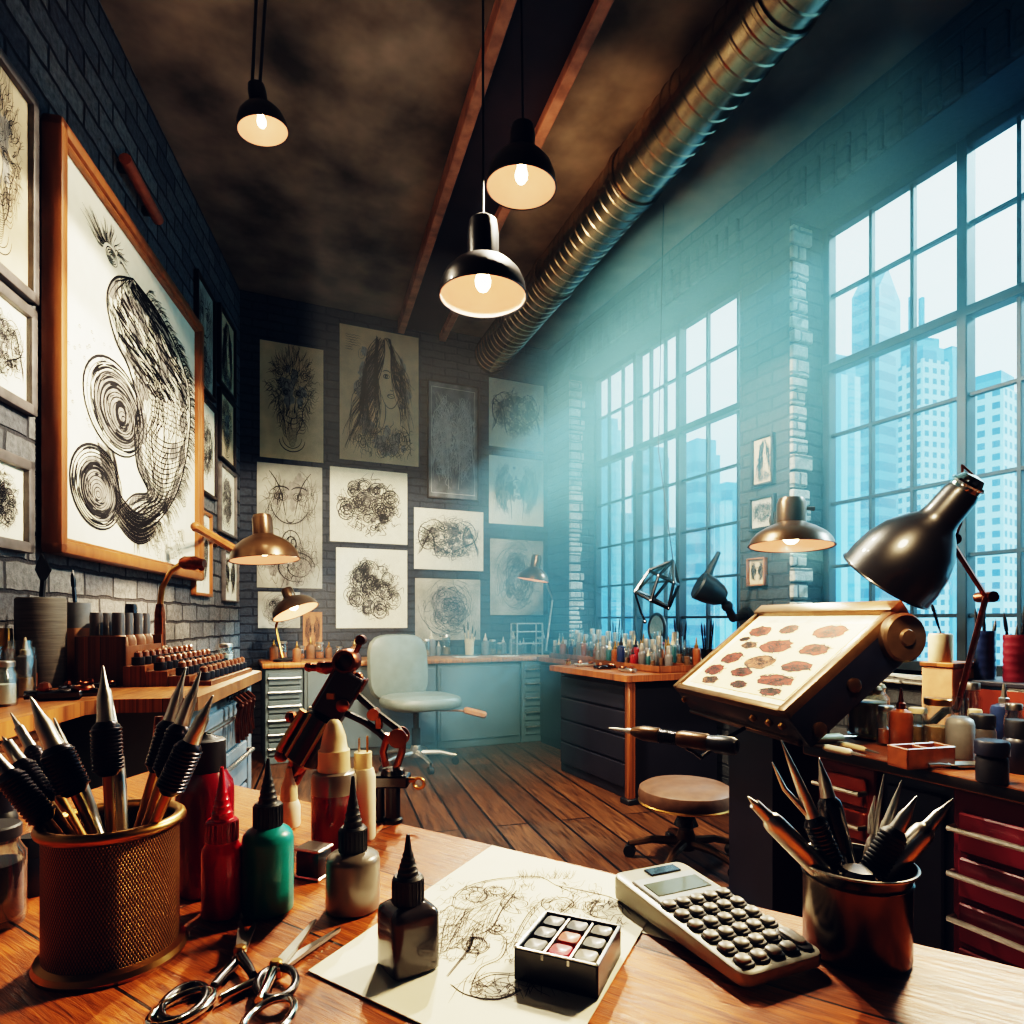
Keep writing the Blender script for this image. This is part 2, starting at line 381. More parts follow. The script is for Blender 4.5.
# windows: steel grids in the glass plane
GX = .27
def sy(px):
    p = ray_plane(px, 500, BR+V*GX, V); return toroom(p)[1]
ZB = [2.76, 2.0, 1.63, 1.29, 1.02]
def window(n, y0, y1, thick, thin):
    b = MB()
    for y in (y0+.02, y1-.02): b.span((GX-.03, y-.02, ZS), (GX+.03, y+.02, ZT), .004)
    for z in (ZS+.02, ZT-.02): b.span((GX-.03, y0, z-.025), (GX+.03, y1, z+.025), .004)
    for y in thick: b.span((GX-.035, y-.022, ZS), (GX+.035, y+.022, ZT), .004)
    for y in thin: b.span((GX-.015, y-.009, ZS), (GX+.015, y+.009, ZT), .002)
    b.span((GX-.035, y0, 2.345), (GX+.035, y1, 2.39), .004)
    for z in ZB: b.span((GX-.014, y0, z-.009), (GX+.014, y1, z+.009), .002)
    w = structure(b.build('window_%d' % n, M_['muntin'], None, 30, BR, ANG))
    g = MB(); g.span((GX-.003, y0, ZS), (GX+.003, y1, ZT)); g.build('glass', M_['pane'], w, 0)
    return w
t1 = [sy(966)]; st = abs(sy(872)-sy(913.5))
window(1, W1[0], W1[1], [sy(966), sy(966)-3*st], [sy(872), sy(913.5), sy(966)-st, sy(966)-2*st, sy(966)-4*st])
wa, wb = sy(638), sy(681)
window(2, W2[0], W2[1], [wa, wb], [wa+(W2[1]-wa)*k/3 for k in (1, 2)]+[wb+(wa-wb)*k/3 for k in (1, 2)]+[W2[0]+(wb-W2[0])*k/3 for k in (1, 2)])
# ceiling beam (channel with two flanges) along the room, and small ceiling trims
def zpt(px, py, z): d = (z-EYE)*F/(HOR-py); return P(px, py, d)
A1_, B1_ = zpt(510, 0, CEIL-.1), zpt(412, 300, CEIL-.1); dv = (B1_-A1_).normalized(); by = math.atan2(-dv.x, dv.y)
b = MB(); b.span((0, -2.4, CEIL-.05), (.36, 3.3, CEIL)); bm_ = structure(b.build('ceiling_beam', M_['beam'], None, 0, (A1_.x, A1_.y, 0), by))
b = MB()
for x in (0, .36): b.span((x-.028, -2.4, CEIL-.1), (x+.028, 3.3, CEIL-.001), .004)
b.build('flange', M_['flange'], bm_, 30)
# the round duct
E_ = onB(490, 357); S_ = zpt(778, 0, E_.z); dv = (E_-S_).normalized(); dyaw = math.atan2(-dv.x, dv.y); DL = (E_-S_).length; dz = E_.z; DR = .15
t = thing('ventilation_duct', 'round silver spiral ventilation duct hung under the ceiling along the windows', 'duct', (E_.x, E_.y, 0), dyaw)
b = MB(); y = -6.5
prof = []
while y < -.04:
    prof += [(DR, y), (DR, y+.05), (DR*1.03, y+.056), (DR*1.03, y+.064), (DR, y+.07)]; y += .075
M = Matrix.Translation((0, 0, dz)) @ Matrix.Rotation(-PI/2, 4, 'X')
b.shell(prof, 40, M); b.build('pipe', M_['duct'], t, 30)
for y in (-5.6, -4.55, -3.5, -2.45, -1.4):
    b = MB(); b.shell([(DR*1.02, y-.03), (DR*1.07, y-.028), (DR*1.07, y-.012), (DR*1.09, y-.008), (DR*1.09, y+.008), (DR*1.07, y+.012), (DR*1.07, y+.028), (DR*1.02, y+.03)], 40, M)
    b.span((-.008, y-.012, dz+DR), (.008, y+.012, CEIL-.001)); b.build('joint_collar', M_['duct'], t, 30)
# wooden rail on the wall above the large frame
q0, q1 = onL(112, 157), onL(147, 219); y0, y1 = toleft(q0)[1], toleft(q1)[1]
t = thing('wall_rail', 'short reddish wooden rail fixed high on the dark brick wall', 'wall rail', L0, LANG)
b = MB(); b.tube([(.05, y0, q0.z), (.05, y1, q1.z)], .026, 10); b.build('rod', mat('reddish_wood', rgb(150, 84, 56), .4, var=.3, scale=20), t)
for k in (.15, .85):
    b = MB(); yy = y0+(y1-y0)*k; zz = q0.z+(q1.z-q0.z)*k; b.span((0.001, yy-.015, zz-.015), (.04, yy+.015, zz+.015)); b.build('bracket', M_['blackmat'], t)
# ================================================================ city outside
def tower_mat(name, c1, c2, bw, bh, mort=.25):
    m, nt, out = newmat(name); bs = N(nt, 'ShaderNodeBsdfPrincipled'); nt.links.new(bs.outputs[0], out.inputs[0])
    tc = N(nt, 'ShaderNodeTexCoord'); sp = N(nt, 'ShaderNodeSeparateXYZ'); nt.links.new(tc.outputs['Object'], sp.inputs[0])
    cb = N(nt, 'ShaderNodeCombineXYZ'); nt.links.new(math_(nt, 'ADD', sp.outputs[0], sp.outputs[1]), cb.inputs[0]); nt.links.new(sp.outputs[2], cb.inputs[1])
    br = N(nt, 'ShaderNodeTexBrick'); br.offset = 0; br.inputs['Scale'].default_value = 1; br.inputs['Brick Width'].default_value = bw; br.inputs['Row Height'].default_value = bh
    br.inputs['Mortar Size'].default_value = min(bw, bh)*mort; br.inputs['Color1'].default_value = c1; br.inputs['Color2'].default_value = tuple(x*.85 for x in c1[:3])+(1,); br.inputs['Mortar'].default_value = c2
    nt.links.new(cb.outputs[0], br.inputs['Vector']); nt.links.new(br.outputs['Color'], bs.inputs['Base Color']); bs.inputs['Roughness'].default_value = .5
    bs.inputs['Emission Strength'].default_value = .25; nt.links.new(br.outputs['Color'], bs.inputs['Emission Color'])  # faint self-glow stands in for daylight on the towers
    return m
TA = tower_mat('ribbed_tower_cladding', rgb(78, 142, 180), rgb(134, 190, 212), 1.3, 90)  # air haze of the distance put into the pale blue colours
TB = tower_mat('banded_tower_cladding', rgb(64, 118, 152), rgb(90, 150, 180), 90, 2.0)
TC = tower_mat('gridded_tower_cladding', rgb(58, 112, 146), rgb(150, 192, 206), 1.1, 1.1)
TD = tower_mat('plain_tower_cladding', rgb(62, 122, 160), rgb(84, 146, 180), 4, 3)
GZ = -45
def tower(px0, px1, top, d, m, label, rot=.35, crown=None):
    a, c = P(px0, top, d), P(px1, top, d); w = (c-a).length
    t = thing('skyscraper', label, 'building', ((a.x+c.x)/2, d+w/2, GZ), rot)
    k = 1/(math.cos(rot)+math.sin(rot)*.8); H = a.z-GZ; wx, wy = w*k, w*k*.8
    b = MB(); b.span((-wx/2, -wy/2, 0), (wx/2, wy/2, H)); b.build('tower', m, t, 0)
    b = MB()
    if crown == 'slope':
        b.prism([(-wx/2, 0), (wx/2, 0), (wx/2, H*.01), (-wx*.1, H*.05), (-wx/2, H*.02)], -wy/2, wy/2, Matrix.Translation((0, 0, H)) @ Matrix.Rotation(PI/2, 4, 'X'))
    elif crown == 'masts':
        for s_ in (-.2, .2): b.span((s_*wx-.3, -.3, H), (s_*wx+.3, .3, H+7))
    else: b.span((-wx*.4, -wy*.4, H), (wx*.4, wy*.4, H+1.5))
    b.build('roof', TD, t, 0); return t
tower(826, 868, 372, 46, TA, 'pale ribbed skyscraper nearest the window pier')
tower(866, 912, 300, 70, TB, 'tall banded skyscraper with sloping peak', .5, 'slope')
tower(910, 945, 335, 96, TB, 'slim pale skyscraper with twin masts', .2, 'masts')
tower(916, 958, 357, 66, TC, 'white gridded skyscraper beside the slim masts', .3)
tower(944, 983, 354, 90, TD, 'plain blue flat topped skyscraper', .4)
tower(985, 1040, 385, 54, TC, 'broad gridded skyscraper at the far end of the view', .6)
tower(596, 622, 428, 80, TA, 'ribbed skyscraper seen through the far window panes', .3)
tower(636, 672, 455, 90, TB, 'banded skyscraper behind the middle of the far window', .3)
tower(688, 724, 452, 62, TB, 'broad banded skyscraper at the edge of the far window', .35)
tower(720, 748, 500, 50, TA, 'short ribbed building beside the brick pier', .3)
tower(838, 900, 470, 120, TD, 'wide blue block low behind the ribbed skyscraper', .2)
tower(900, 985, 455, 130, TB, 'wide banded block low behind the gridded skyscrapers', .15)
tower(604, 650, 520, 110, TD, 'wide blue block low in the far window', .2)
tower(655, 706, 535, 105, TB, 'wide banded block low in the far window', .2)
b = MB(); b.span((-200, 12, GZ-1), (260, 320, GZ)); structure(b.build('ground', mat('city_ground', rgb(96, 140, 160), .9, scale=.1), None, 0))
# ================================================================ artwork
def arc(cx, cy, rx, ry, a0, a1, n=18): return [(cx+rx*math.cos(a0+(a1-a0)*i/n), cy+ry*math.sin(a0+(a1-a0)*i/n)) for i in range(n+1)]
def spiral(cx, cy, rx, ry, turns, a0=0, n=None):
    n = n or int(18*turns); return [(cx+rx*(1-.93*i/n)*math.cos(a0+2*PI*turns*i/n), cy+ry*(1-.93*i/n)*math.sin(a0+2*PI*turns*i/n)) for i in range(n+1)]
def rings(cx, cy, rx, ry, k): return [(arc(cx, cy, rx*(1-i/k), ry*(1-i/k), 0, 2*PI, 22)) for i in range(k)]
def wave(x0, y0, x1, y1, amp, cyc, n=14, ph=0):
    dx, dy = x1-x0, y1-y0; l = math.hypot(dx, dy) or 1
    return [(x0+dx*i/n-dy/l*amp*math.sin(ph+cyc*2*PI*i/n), y0+dy*i/n+dx/l*amp*math.sin(ph+cyc*2*PI*i/n)) for i in range(n+1)]
def art(kind, seed, w):
    """ink strokes and wash patches on a unit sheet"""
    r = random.Random(seed); S, Wsh = [], []; k = w*.006
    def hair(cx, cy, rx, ry, n, ln, a0=0, a1=2*PI, wd=1.0, swirl=.6):
        for _ in range(n):
            a = r.uniform(a0, a1); f = r.uniform(.75, 1.05); x, y = cx+rx*f*math.cos(a), cy+ry*f*math.sin(a)
            l = ln*r.uniform(.5, 1.3); q = a+r.uniform(-swirl, swirl)
            S.append((wave(x, y, x+l*math.cos(q), y+l*math.sin(q), l*.12, r.uniform(.4, 1.2), 7, r.uniform(0, 6)), k*wd*r.uniform(.4, 1.1)))
    def curls(n, cx, cy, rx, ry, lo=.03, hi=.09):
        for _ in range(n):
            a = r.uniform(0, 2*PI); f = r.random()**.5; q = r.uniform(lo, hi); S.append((spiral(cx+rx*f*math.cos(a), cy+ry*f*math.sin(a), q, q*.9, r.uniform(1.5, 3), r.uniform(0, 6)), k*r.uniform(.6, 1.6)))
    def scrib(n, cx, cy, rx, ry, ln, amp=.2, lo=.4, hi=1.2):
        for _ in range(n):
            a = r.uniform(0, 2*PI); f = r.random()**.5; x, y = cx+rx*f*math.cos(a), cy+ry*f*math.sin(a); q = r.uniform(0, 6.3); l = ln*r.uniform(.5, 1.4)
            S.append((wave(x, y, max(-.46, min(.46, x+l*math.cos(q))), max(-.46, min(.46, y+l*math.sin(q))), l*amp, 1, 10, r.uniform(0, 6)), k*r.uniform(lo, hi)))
    def patches(n, cx, cy, rx, ry, q0, q1):
        for _ in range(n):
            a = r.uniform(0, 2*PI); f = r.random()**.5; q = r.uniform(q0, q1); m = 14; rag = [r.uniform(.6, 1.15) for _ in range(m)]; sk = r.uniform(.5, 1.6)
            Wsh.append([(cx+rx*f*math.cos(a)+q*rag[i]*sk*math.cos(2*PI*i/m), cy+ry*f*math.sin(a)+q*rag[i]*math.sin(2*PI*i/m)) for i in range(m)])
    if kind == 'mask':
        patches(16, 0, .1, .16, .2, .03, .08)
        hair(0, .12, .3, .28, 210, .12, wd=1.1); hair(0, .12, .2, .2, 120, .08, wd=1.3); scrib(60, 0, .2, .2, .12, .1)
        for s in (-1, 1):
            S += [(p, k*1.2) for p in rings(s*.1, .08, .075, .035, 5)]+[(arc(s*.1, .08, .03, .02, 0, 6.3), k*3)]
            S += [(spiral(s*.2, .24, .08, .05, 2.5), k*1.4), (wave(s*.26, .1, s*.06, -.34, .015, 2), k*2), (wave(s*.05, .06, s*.04, -.1, .01, 1), k*1.6)]
            for i in range(10): S.append((wave(s*.22, .05-i*.03, s*.06, -.08-i*.025, .02, 1, 10), k*1.1))
        S += [(arc(0, -.12, .07, .02, PI, 2*PI), k*2), (arc(0, -.16, .09, .03, PI, 2*PI), k*2), (arc(0, -.33, .2, .1, PI, 2*PI), k*2.4), (arc(0, -.31, .15, .09, PI, 2*PI), k*1.8)]
        for i in range(14): S.append((arc(0, -.2-i*.012, .1-i*.004, .03, PI*1.1, PI*1.9, 8), k))
    elif kind == 'portrait':
        patches(26, -.18, .0, .1, .36, .03, .07); patches(10, .3, .1, .06, .22, .02, .05); patches(12, .05, -.34, .28, .08, .03, .07)
        for i in range(120):
            t = i/119; S.append((wave(.04-.1*t, .45-.03*r.random(), -.06-.36*t+r.uniform(-.04, .04), -.40+r.uniform(-.05, .3), .035, 1.3+r.random()*.6, 26, t*9), k*r.uniform(.5, 1.7)))
        for i in range(70):
            t = i/69; S.append((wave(.05+.14*t, .45-.04*t, .28+.14*r.random(), -.3+.4*r.random(), .03, 1.2, 22, t*5), k*r.uniform(.4, 1.4)))
        S += [(arc(.13, .12, .13, .2, -2.6, 1.0, 30), k*1.6), (arc(.08, .16, .038, .016, 0, 6.3), k*1.6), (arc(.2, .16, .032, .014, 0, 6.3), k*1.6), (arc(.08, .16, .012, .012, 0, 6.3), k*3), (arc(.2, .16, .012, .012, 0, 6.3), k*3), (arc(.08, .185, .05, .02, .3, 2.8), k*2), (arc(.2, .185, .045, .018, .3, 2.8), k*2)]
        S += [(wave(.15, .17, .165, .07, .008, .5), k*1.3), (arc(.15, .065, .02, .008, PI, 2*PI), k*1.5), (arc(.14, .015, .045, .016, 0, 6.3), k*1.6), (wave(.095, .015, .185, .015, .004, 1), k*1.2), (wave(.06, -.04, .04, -.22, .02, .5), k*2), (wave(.22, -.02, .26, -.2, .02, .5), k*2), (wave(.04, -.22, -.12, -.3, .02, .6), k*1.6), (wave(.26, -.2, .4, -.3, .02, .6), k*1.6)]
        scrib(130, .04, -.33, .36, .1, .1); curls(12, .0, -.34, .34, .08); curls(10, -.2, .1, .12, .25, .03, .06)
        for i in range(7): S.append((wave(-.43, .43-.018*i, -.43+r.uniform(.08, .2), .43-.018*i, .004, 4, 20), k*.8))
    elif kind == 'gears':
        cs = []
        for i in range(26):
            a = r.uniform(0, 2*PI); f = r.random()**.55; cs.append((.33*f*math.cos(a), .32*f*math.sin(a), r.uniform(.05, .13)))
        for x, y, q in cs:
            for p in rings(x, y, q, q, r.choice((2, 3, 4, 5)))[:3]: S.append((p, k*r.uniform(.9, 2.6)))
            if r.random() < .5: S.append((spiral(x, y, q*.8, q*.8, 3, r.uniform(0, 6)), k*1.2))
        scrib(190, 0, 0, .38, .36, .1, .35, .5, 1.7); hair(0, 0, .36, .34, 50, .05); patches(20, 0, 0, .3, .3, .02, .05)
    elif kind == 'crest':
        patches(24, 0, .12, .3, .24, .02, .05)
        for s in (-1, 1):
            for i in range(20):
                t = i/19; S.append((wave(s*.06, .0-.1*t, s*(.18+.25*math.sin(PI*(.15+.75*t))), .42-.74*t, s*.05, .6, 16), k*1.6))
                S.append((wave(s*.08, .02-.1*t, s*(.15+.22*math.sin(PI*(.15+.75*t))), .40-.74*t, s*.06, .7, 16), k*.8))
                S.append((spiral(s*(.18+.18*math.sin(PI*t)), .36-.66*t, .06, .05, 2, r.uniform(0, 6)), k*1.4))
            S += [(p, k*1.3) for p in rings(s*.055, .05, .035, .02, 3)]
            for i in range(50): S.append((wave(s*r.uniform(.1, .38), r.uniform(-.3, .38), s*r.uniform(.12, .44), r.uniform(-.38, .42), .03, 1, 12), k*r.uniform(.4, 1.2)))
        S += [(arc(0, -.02, .13, .2, 0, PI), k*2.4), (arc(0, -.02, .1, .16, 0, PI), k*1.6), (wave(-.13, -.02, -.1, -.42, .01, .5), k*2.4), (wave(.13, -.02, .1, -.42, .01, .5), k*2.4), (arc(0, -.08, .04, .015, 0, 6.3), k*1.6), (wave(0, .06, 0, -.03, .01, .5), k*1.3)]
    elif kind == 'smoke':
        patches(34, 0, .02, .26, .3, .04, .11)
        for i in range(190):
            a = r.uniform(0, 2*PI); f = r.uniform(.04, .34); S.append((arc(r.uniform(-.12, .12), r.uniform(-.18, .18), f, f*1.15, a, a+r.uniform(.4, 1.6), 12), k*r.uniform(.3, 1.2)))
        curls(16, 0, 0, .26, .3, .05, .12); scrib(50, 0, 0, .3, .34, .2, .3)
    elif kind == 'face':
        patches(18, 0, -.3, .36, .16, .04, .1); patches(14, 0, .28, .3, .12, .03, .07)
        S += [(arc(0, .2, .3, .18, PI*1.05, PI*1.95), k*3), (wave(-.32, .44, -.05, .1, .04, .6), k*3), (wave(.32, .44, .05, .1, -.04, .6), k*3), (arc(0, .06, .06, .03, PI, 2*PI), k*3)]
        for s in (-1, 1):
            S += [(p, k*1.8) for p in rings(s*.14, .24, .1, .035, 3)]+[(arc(s*.14, .24, .028, .026, 0, 6.3), k*4), (arc(s*.14, .28, .13, .04, .3, 2.8), k*4)]
            for i in range(44): S.append((wave(s*r.uniform(.05, .42), r.uniform(.05, .46), s*r.uniform(.05, .46), r.uniform(-.1, .36), .03, .8, 12), k*r.uniform(.4, 1.2)))
        S += [(spiral(0, -.14, .16, .12, 2.2), k*4), (spiral(.04, -.13, .08, .06, 1.6, 2), k*3), (arc(.1, -.33, .28, .12, 0, PI*1.6), k*3.4), (arc(.14, -.33, .18, .08, 0, PI*1.8), k*3)]
        scrib(120, 0, -.25, .42, .2, .2, .2)
    else:                                               # tangle: flowing figure of scribbled curves
        patches(28, 0, .02, .32, .24, .02, .06)
        scrib(230, 0, .02, .4, .32, .12, .35, .4, 1.6); curls(26, 0, .02, .34, .26)
        for s in (-1, 1):
            S.append((wave(s*.42, .2, s*.1, -.28, .07, .8), k*3)); S.append((arc(s*.32, .05, .12, .22, PI/2, PI*1.6), k*2.4)); S.append((arc(s*.22, .12, .16, .2, -.4, 2.4), k*2))
            for i in range(20): S.append((wave(s*(.2+.01*i), .28-.02*i, s*(.36+.004*i), .1-.02*i, .02, .7, 10), k))
        hair(0, 0, .3, .24, 130, .09)
    return S, Wsh
def wash_mesh(patches, y, w, h):
    b = MB()
    for i, p in enumerate(patches):
        n = len(p); cx = sum(a for a, _ in p)/n; cz = sum(c for _, c in p)/n
        b._add([(a*w, y-i*5e-6, c*h) for a, c in p], [list(range(n))])
    return b
def picture(name, label, c, yaw, w, h, kind, seed, paper='paper', frame=None, fw=.03, ink='ink', wash=True, group=None, tilt=0, cat='picture'):
    t = thing(name, label, cat, c, (0, tilt, yaw), group)
    th = .006
    if frame:
        b = MB(); D = .03
        for s in (-1, 1):
            b.span((s*(w/2-fw/2)-fw/2, -D, -h/2), (s*(w/2-fw/2)+fw/2, -.002, h/2), fw*.18, seg=2)
            b.span((-w/2, -D, s*(h/2-fw/2)-fw/2), (w/2, -.002, s*(h/2-fw/2)+fw/2), fw*.18, seg=2)
        b.build('frame', M_[frame], t, 30); w -= 2*fw*.9; h -= 2*fw*.9; th = .012
    b = MB(); b.span((-w/2, -th, -h/2), (w/2, -.002, h/2)); b.build('paper', M_[paper], t, 0)
    if kind == 'panel':                                # white lines on a dark engraved panel
        S, Wsh = art('tangle', seed, w); S2, _ = art('crest', seed+1, w); S += S2
        for p in ([(-.44, .46), (.44, .46), (.44, -.46), (-.44, -.46), (-.44, .46)],):
            for i in range(4): S.append(([p[i], p[i+1]], w*.018))
        MB().ribbons(S, -th-.0008, w, h).build('line_drawing', M_['whiteline'], t, 0); return t
    S, Wsh = art(kind, seed, w)
    if wash: wash_mesh(Wsh, -th-.0004, w, h).build('ink_wash_patch', M_['wash'], t, 0)  # grey wash patches that belong to the drawing
    MB().ribbons(S, -th-.0008, w, h).build('ink_drawing', M_[ink], t, 0)
    return t
def on_back(x0, y0, x1, y1, *a, **k):
    ym = (y0+y1)/2; p, q = onB(x0, ym), onB(x1, ym); c = (p+q)/2; d = c.y
    zt, zb = EYE+(HOR-y0)/F*d, EYE+(HOR-y1)/F*d; c.z = (zt+zb)/2
    return picture(a[0], a[1], c, ANG, (q-p).length, zt-zb, *a[2:], **k)
def on_left(x0, y0, x1, y1, *a, **k):
    ym = (y0+y1)/2; p, q = onL(x0, ym), onL(x1, ym); c = (p+q)/2; d = onL((x0+x1)/2, ym).y
    zt, zb = EYE+(HOR-y0)/F*d, EYE+(HOR-y1)/F*d; c.z = (zt+zb)/2
    return picture(a[0], a[1], c, LANG+PI/2, (q-p).length, zt-zb, *a[2:], **k)
on_back(260, 345, 323, 460, 'ink_poster', 'cream poster of a bearded tribal mask above the smudged face drawing', 'mask', 11, 'papertan')
on_back(340, 331, 418, 463, 'ink_poster', 'tall cream poster of a long haired woman, largest on the back wall', 'portrait', 12, 'papertan')
on_back(427, 384, 478, 500, 'engraved_panel', 'dark panel with white engraved figures hung beneath the duct', 'panel', 13, 'paperdark', 'framedark', .012)
on_back(489, 382, 543, 449, 'ink_poster', 'white poster of tangled curls, topmost of the three by the window', 'tangle', 14)
on_back(489, 458, 543, 525, 'ink_poster', 'white poster of a symmetric feathered headdress with an arch at centre', 'crest', 15)
on_back(490, 540, 543, 615, 'ink_poster', 'smoky grey poster behind the small clamp lamp', 'smoke', 16, 'papergrey')
on_back(330, 470, 407, 543, 'ink_poster', 'white poster of clustered rings and cogs below the woman portrait', 'gears', 17)
on_back(336, 549, 407, 628, 'ink_poster', 'white poster of ring clusters just above the grey chair', 'gears', 23)
on_back(414, 510, 483, 570, 'ink_poster', 'wide white poster of winged tangled figures', 'tangle', 19)
on_back(415, 579, 480, 640, 'ink_poster', 'grey washed poster of curling smoke under the wide white poster', 'smoke', 20, 'papergrey')
on_back(257, 465, 322, 588, 'ink_poster', 'smudged grey poster of a staring face and spiral behind the bronze lamp', 'face', 21, 'papergrey')
on_back(258, 592, 300, 628, 'ink_poster', 'low grey sketch half hidden by the glowing table lamp', 'smoke', 22, 'papergrey')
on_back(303, 612, 322, 650, 'small_print', 'small orange print of an arch above the clutter', 'crest', 25, 'tanclay', wash=False)
# ---------------------------------------------------------------- the large framed serpent drawing
def serpent(w):
    r = random.Random(5); S, Wsh = [], []; k = w*.0027
    def uv(u, v): return (u-.5, .5-v)
    Lc = [(.42, .115), (.30, .18), (.25, .27), (.30, .36), (.39, .41), (.45, .5), (.43, .6), (.45, .7), (.53, .765), (.42, .80), (.33, .86)]
    Rc = [(.42, .115), (.60, .12), (.77, .16), (.90, .24), (.94, .33), (.93, .44), (.89, .56), (.82, .68), (.72, .78), (.58, .87), (.41, .93)]
    def cur(C, t):
        x = t*(len(C)-1); i = min(int(x), len(C)-2); f = x-i
        p0, p1, p2, p3 = C[max(i-1, 0)], C[i], C[i+1], C[min(i+2, len(C)-1)]
        return tuple(.5*(2*p1[j]+(p2[j]-p0[j])*f+(2*p0[j]-5*p1[j]+4*p2[j]-p3[j])*f*f+(3*p1[j]-p0[j]-3*p2[j]+p3[j])*f**3) for j in (0, 1))
    def body(t, s):
        a, b = cur(Lc, t), cur(Rc, t); return uv(a[0]+(b[0]-a[0])*s, a[1]+(b[1]-a[1])*s)
    for s in (0, 1): S.append(([body(i/60, s) for i in range(61)], k*4))
    for i in range(70):                              # soft shading, denser toward the head and the back
        t = r.uniform(0, .95); s = r.uniform(.02, .9) if t < .42 else r.choice((r.uniform(.7, .96), r.uniform(.0, .25)))
        Wsh.append([body(min(1, t+.035*math.sin(2*PI*q/10)), max(0, min(1, s+.07*math.cos(2*PI*q/10)))) for q in range(10)])
    for i in range(260):                             # flowing lines along the body
        s = r.uniform(.02, .98); a = r.uniform(.0, .8); l = r.uniform(.1, .32); ph = r.uniform(0, 6)
        S.append(([body(min(1, a+l*j/14), min(1, max(0, s+.04*math.sin(ph+j*.5)))) for j in range(15)], k*r.uniform(.5, 1.8)))
    for i in range(240):                             # dark crossing strokes of the head
        a = r.uniform(.03, .42); s = r.uniform(.05, .9)
        S.append(([body(a+.03*j/6, min(1, s+.1*j/6)) for j in range(7)], k*r.uniform(1, 3)))
    for i in range(8):                               # scales
        for j in range(9):
            c = body(.40+i*.018, .25+j*.08); S.append((arc(c[0], c[1], .02, .008, PI, 2*PI, 8), k*1.2))
    for i in range(26):                              # ribs across the lower body
        t = .52+i*.018; ph = r.uniform(0, 1); S.append(([body(min(1, t+.06*math.sin(PI*j/12)), j/12) for j in range(13)], k*1.4))
    for i in range(420):                             # bristling hair on the back
        t = r.uniform(.05, 1); x, y = body(t, 1); l = r.uniform(.03, .12); a = .9-2.1*t+r.uniform(-.35, .35)
        S.append((wave(x, y, x+l*math.cos(a), y+l*.6*math.sin(a), .008, .6, 6), k*r.uniform(.4, 1)))
    for cx, cy, rx, ry, ps in ((.31, .565, .19, .135, .05), (.2, .825, .145, .115, .0)):
        c = uv(cx, cy); n = 13
        for q in range(n):
            f = 1-q/n; S.append((arc(c[0]+ps*q/n, c[1]-.02*q/n, rx*f, ry*f, 0, 2*PI, 34), k*(3 if q in (0, 5, 6) else r.uniform(.7, 1.6))))
        for q in range(110):
            a = r.uniform(0, 6.3); f = r.uniform(.3, .95); S.append((arc(c[0]+ps*.3, c[1], rx*f, ry*f, a, a+.5, 7), k*r.uniform(1, 2.5)))
        Wsh.append(arc(c[0]+.02, c[1], rx*.8, ry*.8, 0, 2*PI, 24))
    c = uv(.34, .57); S.append((arc(c[0], c[1], .03, .03, 0, 2*PI, 18), k*7))
    for i in range(16):                              # tail linking the discs
        f = i/15; S.append(([uv(.16+.1*f+.06*math.sin(PI*j/12), .66+.22*j/12) for j in range(13)][2:9], k*r.uniform(.8, 2)))
    for i in range(40):
        f = i/39; S.append(([uv(.30+.3*j/14, .80+.10*f+.05*math.sin(PI*j/14)) for j in range(15)], k*r.uniform(.5, 1.4)))
    for i in range(60):
        x, y = uv(r.uniform(.5, .85), r.uniform(.84, .95)); S.append((wave(x, y, x+.05, y-r.uniform(.01, .06), .01, 1, 6), k*.6))
    c = uv(.28, .13)
    S += [(p, k*1.3) for p in rings(c[0], c[1], .035, .022, 4)]
    for i in range(60):
        a = r.uniform(.3, 3.2); x, y = c; S.append((wave(x+.05*math.cos(a), y+.03*math.sin(a), x+r.uniform(.07, .2)*math.cos(a), y+r.uniform(.04, .1)*math.sin(a), .006, .8, 6), k*.7))
    for i in range(50):
        x, y = uv(r.uniform(.05, .3), r.uniform(.38, .75)); S.append((arc(x, y, .006, .004, 0, 2*PI, 6), k*.6))
    x, y = uv(.87, .74); S.append((spiral(x, y, .03, .02, 2), k*.9))
    return S, Wsh
FB, FT = 1.225, 2.70
a0, a1 = onL(36, 560), onL(190, 572); c = (a0+a1)/2; c.z = (FB+FT)/2; fw_, fh_ = (a1-a0).length, FT-FB
t = thing('framed_drawing', 'huge oak framed ink drawing of a coiled serpent with disc spirals', 'framed drawing', c+LX*.03, LANG+PI/2)
b = MB(); e = .048
for s in (-1, 1):
    b.span((s*(fw_/2-e/2)-e/2, -.05, -fh_/2), (s*(fw_/2-e/2)+e/2, .02, fh_/2), .014, seg=2)
    b.span((-fw_/2, -.05, s*(fh_/2-e/2)-e/2), (fw_/2, .02, s*(fh_/2-e/2)+e/2), .014, seg=2)
    b.span((s*(fw_/2-e-.004)-.007, -.035, -fh_/2+e), (s*(fw_/2-e-.004)+.007, .01, fh_/2-e), .004)
    b.span((-fw_/2+e, -.035, s*(fh_/2-e-.004)-.007), (fw_/2-e, .01, s*(fh_/2-e-.004)+.007), .004)
b.build('frame', M_['frame'], t, 30)
pw, ph = fw_-2*e+.004, fh_-2*e+.004
b = MB(); b.span((-pw/2, -.012, -ph/2), (pw/2, .018, ph/2)); b.build('paper', M_['paper'], t, 0)
S, Wsh = serpent(pw)
wash_mesh(Wsh, -.0125, pw, ph).build('ink_wash_patch', M_['wash'], t, 0)
MB().ribbons(S, -.0135, pw, ph).build('ink_drawing', M_['ink'], t, 0)
on_left(-40, 48, 24, 274, 'framed_print', 'grey framed print at the top edge beside the huge serpent drawing', 'mask', 31, 'papertan', 'framegrey', .035)
on_left(-40, 282, 26, 398, 'framed_print', 'grey framed curly print, middle of the column beside the huge drawing', 'tangle', 32, 'paper', 'framegrey', .035)
on_left(-40, 448, 25, 548, 'framed_print', 'grey framed ring print, lowest of the column beside the huge drawing', 'gears', 33, 'paper', 'framegrey', .035)
